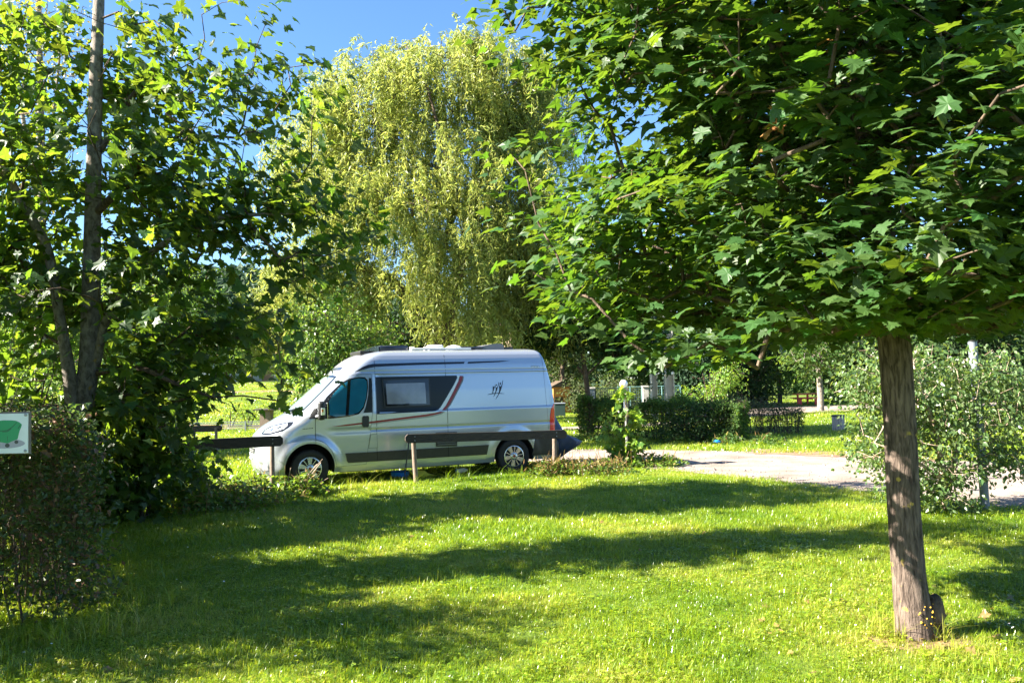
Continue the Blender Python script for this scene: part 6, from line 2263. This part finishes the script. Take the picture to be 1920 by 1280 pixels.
def lawn(name, n, y0, y1, protos, probs, label, smin, smax, seed):
    P = scatter(n, 0, 0, y0, y1)
    m = len(P)
    wv = rng.choice(len(protos), m, p=probs)
    patch_ = .75 + .5 * (.5 + .5 * np.sin(P[:, 0] * 2.3 + np.sin(P[:, 1] * 1.7) * 1.5) * np.cos(P[:, 1] * 2.1 + P[:, 0] * .6))
    return instancer(name, P, rng.uniform(0, 6.283, m), rng.uniform(smin, smax, m) * patch_, protos, wv, label, 'grass')


lawn('grass', 27000, 4.6, 9.5, protos, [.32, .28, .24, .10, .06], 'short mown grass in sun and shade, nearest part of the lawn', .75, 1.25, 1)
lawn('grass', 20000, 9.3, 17.5, mid, [.45, .37, .18], 'short mown grass between the near lawn and the camper van', .7, 1.2, 2)
lawn('grass', 15000, 17.3, 60, far, [.6, .4], 'grass of the lawns beyond the camper van', .8, 1.3, 3)

# longer grass: round the tree, along the barriers and the hedge foot
tall = [tuft('tall_tuft', 12, .05, .17, .0055, .7, rng, M['grass'], 4), tuft('tall_tuft', 8, .05, .24, .006, .9, rng, M['grass'], 5)]


def band_pts(a, b, n, sp):
    t = rng.random(n)[:, None]
    P = np.array(a)[None] * (1 - t) + np.array(b)[None] * t + rng.normal(0, sp, (n, 2))
    return P


pl_ = [(base.x, base.y) + np.stack([np.cos(t_ := rng.uniform(0, 6.283, 22)), np.sin(t_)], -1) * rng.uniform(.15, .30, (22, 1))]
va, vb = vanw(1.4, 1.95), vanw(-5.3, 2.0)
pl_.append(band_pts((va.x, va.y), (vb.x, vb.y), 70, .12))
pl_.append(band_pts((-3.0, 6.5), (-4.2, 5.9), 60, .15))
pl_.append(band_pts((-2.9, 6.8), (-6.4, 11.8), 120, .16))
pl_.append(np.stack([rng.uniform(-7, 7, 40), rng.uniform(5.2, 14, 40)], -1))
XY = np.concatenate(pl_)
XY = XY[~inside(PATHPOLY, XY[:, 0], XY[:, 1])]
PT = np.stack([XY[:, 0], XY[:, 1], ground_z(XY[:, 0], XY[:, 1])], -1)
m = len(PT)
sc_ = rng.uniform(.5, 1.1, m)
sc_[-40:] *= .4
instancer('long_grass', PT, rng.uniform(0, 6.283, m), sc_, tall, rng.integers(0, 2, m), 'longer grass round the tree foot, the barriers and the hedge', 'grass')


# weeds
def weeds(name, label, pts, h, leaf, mat, n, seed, stalks=30, dry=0):
    r = np.random.default_rng(seed)
    t = thing(name, label, 'weeds', (0, 0, 0))
    c = np.array(pts)
    k = r.integers(0, len(c), n)
    P = c[k][:, :2] + r.normal(0, 1, (n, 2)) * c[k][:, 2:3] * .6
    rr_ = np.exp(-((P - c[k][:, :2]) ** 2).sum(1) / c[k][:, 2] ** 2)
    z = r.random(n) * h * (.25 + .75 * rr_) + .02
    pos = np.stack([P[:, 0], P[:, 1], ground_z(P[:, 0], P[:, 1]) + z], -1)
    R = frames(r.normal(0, .6, (n, 3)) + np.array([0, 0, .8]), r.normal(0, 1, (n, 3)))
    leaf_mesh('foliage', OVAL, pos, R, leaf * np.clip(r.normal(1, .3, n), .4, 1.8), M[mat], t, r)
    if stalks:
        k = r.integers(0, len(c), stalks)
        P = c[k][:, :2] + r.normal(0, 1, (stalks, 2)) * c[k][:, 2:3] * .5
        p = np.stack([P[:, 0], P[:, 1], ground_z(P[:, 0], P[:, 1])], -1)
        q = p + np.stack([r.normal(0, .09, stalks), r.normal(0, .09, stalks), r.uniform(.5, 1.25, stalks) * h * 1.3], -1)
        tag(tubes('stalks', p, q, np.full(stalks, .006), np.full(stalks, .0025), M['dry_leaf' if dry else 'post_wood'], t, 4), kind='stuff')
    if dry:
        k = r.integers(0, len(c), dry)
        P = c[k][:, :2] + r.normal(0, 1, (dry, 2)) * c[k][:, 2:3] * .6
        pos = np.stack([P[:, 0], P[:, 1], ground_z(P[:, 0], P[:, 1]) + r.random(dry) * h * .9], -1)
        leaf_mesh('dry_leaves', NARROW, pos, frames(r.normal(0, 1, (dry, 3)), r.normal(0, .6, (dry, 3)) + np.array([0, 0, 1.])), np.full(dry, leaf * 2.2), M['dry_leaf'], t, r)
    return t


def wp(a, d):
    q = vanw(a, d)
    return q.x, q.y


weeds('weed_patch', 'low mound of nettles and weeds at the foot of the left barrier post', [(*wp(.9, 2.25), .45), (*wp(1.5, 2.3), .5), (*wp(.3, 2.3), .28), (*wp(2.1, 2.4), .5), (*wp(1.2, 2.9), .5), (*wp(1.9, 3.1), .5)], .36, .065, 'weed_leaf', 3800, 71, 40, 120)
weeds('weed_patch', 'dry weeds and grasses at the right end of the barrier, behind the rear wheel', [(*wp(-4.5, 2.1), .3), (*wp(-4.9, 2.3), .4), (*wp(-5.5, 2.3), .4), (*wp(-4.2, 2.2), .25)], .30, .055, 'weed_leaf', 1500, 72, 50, 420)
weeds('weed_patch', 'green weeds round the foot of the staked young tree', [(yb.x, yb.y, .35), (yb.x - .3, yb.y + .05, .3), (yb.x + .45, yb.y, .35), (yb.x + .8, yb.y - .1, .25)], .26, .06, 'weed_leaf', 1700, 73, 26, 60)
weeds('weed_patch', 'weeds at the foot of the trimmed hedge beyond the path', [(2.3, 24.6, .35), (3.4, 24.0, .35), (4.6, 23.3, .4), (5.8, 22.7, .4), (6.8, 22.2, .4)], .28, .07, 'mid_leaf', 1500, 74, 0, 60)
# dead stalks leaning before the front wheel
bm = bmesh.new()
for (a0, d0), (a1, d1, z1) in (((.55, 2.15), (-.02, 2.25, .62)), ((.50, 2.18), (.08, 2.25, .54)), ((.42, 2.2), (-.10, 2.3, .30)), ((.40, 2.15), (-.05, 2.2, .26)), ((.62, 2.1), (.50, 2.2, .50)), ((.45, 2.2), (.02, 2.3, .57))):
    p, q = vanw(a0, d0, .02), vanw(a1, d1, z1)
    bm_tube(bm, [p, (p + q) / 2 + Vector((.01, 0, .01)), q], [.009, .008, .006], 6)
tag(obj_bm('dead_stalks', bm, M['bark_dead'], None, 60), 'dead brown plant stalks leaning across the front wheel of the camper van', 'stalks', None, 'stuff')
# daisies
r = np.random.default_rng(77)
n = 60
P = np.stack([r.uniform(-5, 6, n), r.uniform(5.3, 13.5, n)], -1)
V, T = [], []
for x, y in P:
    z = float(ground_z(x, y)) + r.uniform(.045, .075)
    c = len(V)
    V.append((x, y, z))
    tilt = r.normal(0, .3, 2)
    for k in range(8):
        a = k * .785
        dx, dy = .009 * math.cos(a), .009 * math.sin(a)
        V.append((x + dx, y + dy, z + dx * tilt[0] + dy * tilt[1] + .002))
    T += [(c, c + 1 + k, c + 1 + (k + 1) % 8) for k in range(8)]
tag(mesh_np('daisies', V, T, None, M['petal_white']), 'tiny white daisies scattered over the near lawn', 'flowers', None, 'stuff')


# fallen leaves on the lawn, most of them under the maple
r = np.random.default_rng(79)
n = 110
P = np.concatenate([np.stack([r.uniform(-4, 6, 50), r.uniform(5.4, 14, 50)], -1), np.array([[base.x, base.y]]) + r.normal(0, .75, (60, 2))])
pos = np.stack([P[:, 0], P[:, 1], ground_z(P[:, 0], P[:, 1]) + .03], -1)
fl = leaf_mesh('fallen_leaves', LITE, pos, frames(r.normal(0, .35, (n, 3)) + np.array([0, 0, 1.]), r.normal(0, 1, (n, 3))), r.uniform(.03, .07, n), M['dry_leaf'], None, r)
tag(fl, 'dry brown leaves fallen on the lawn round the right maple', 'fallen leaves')
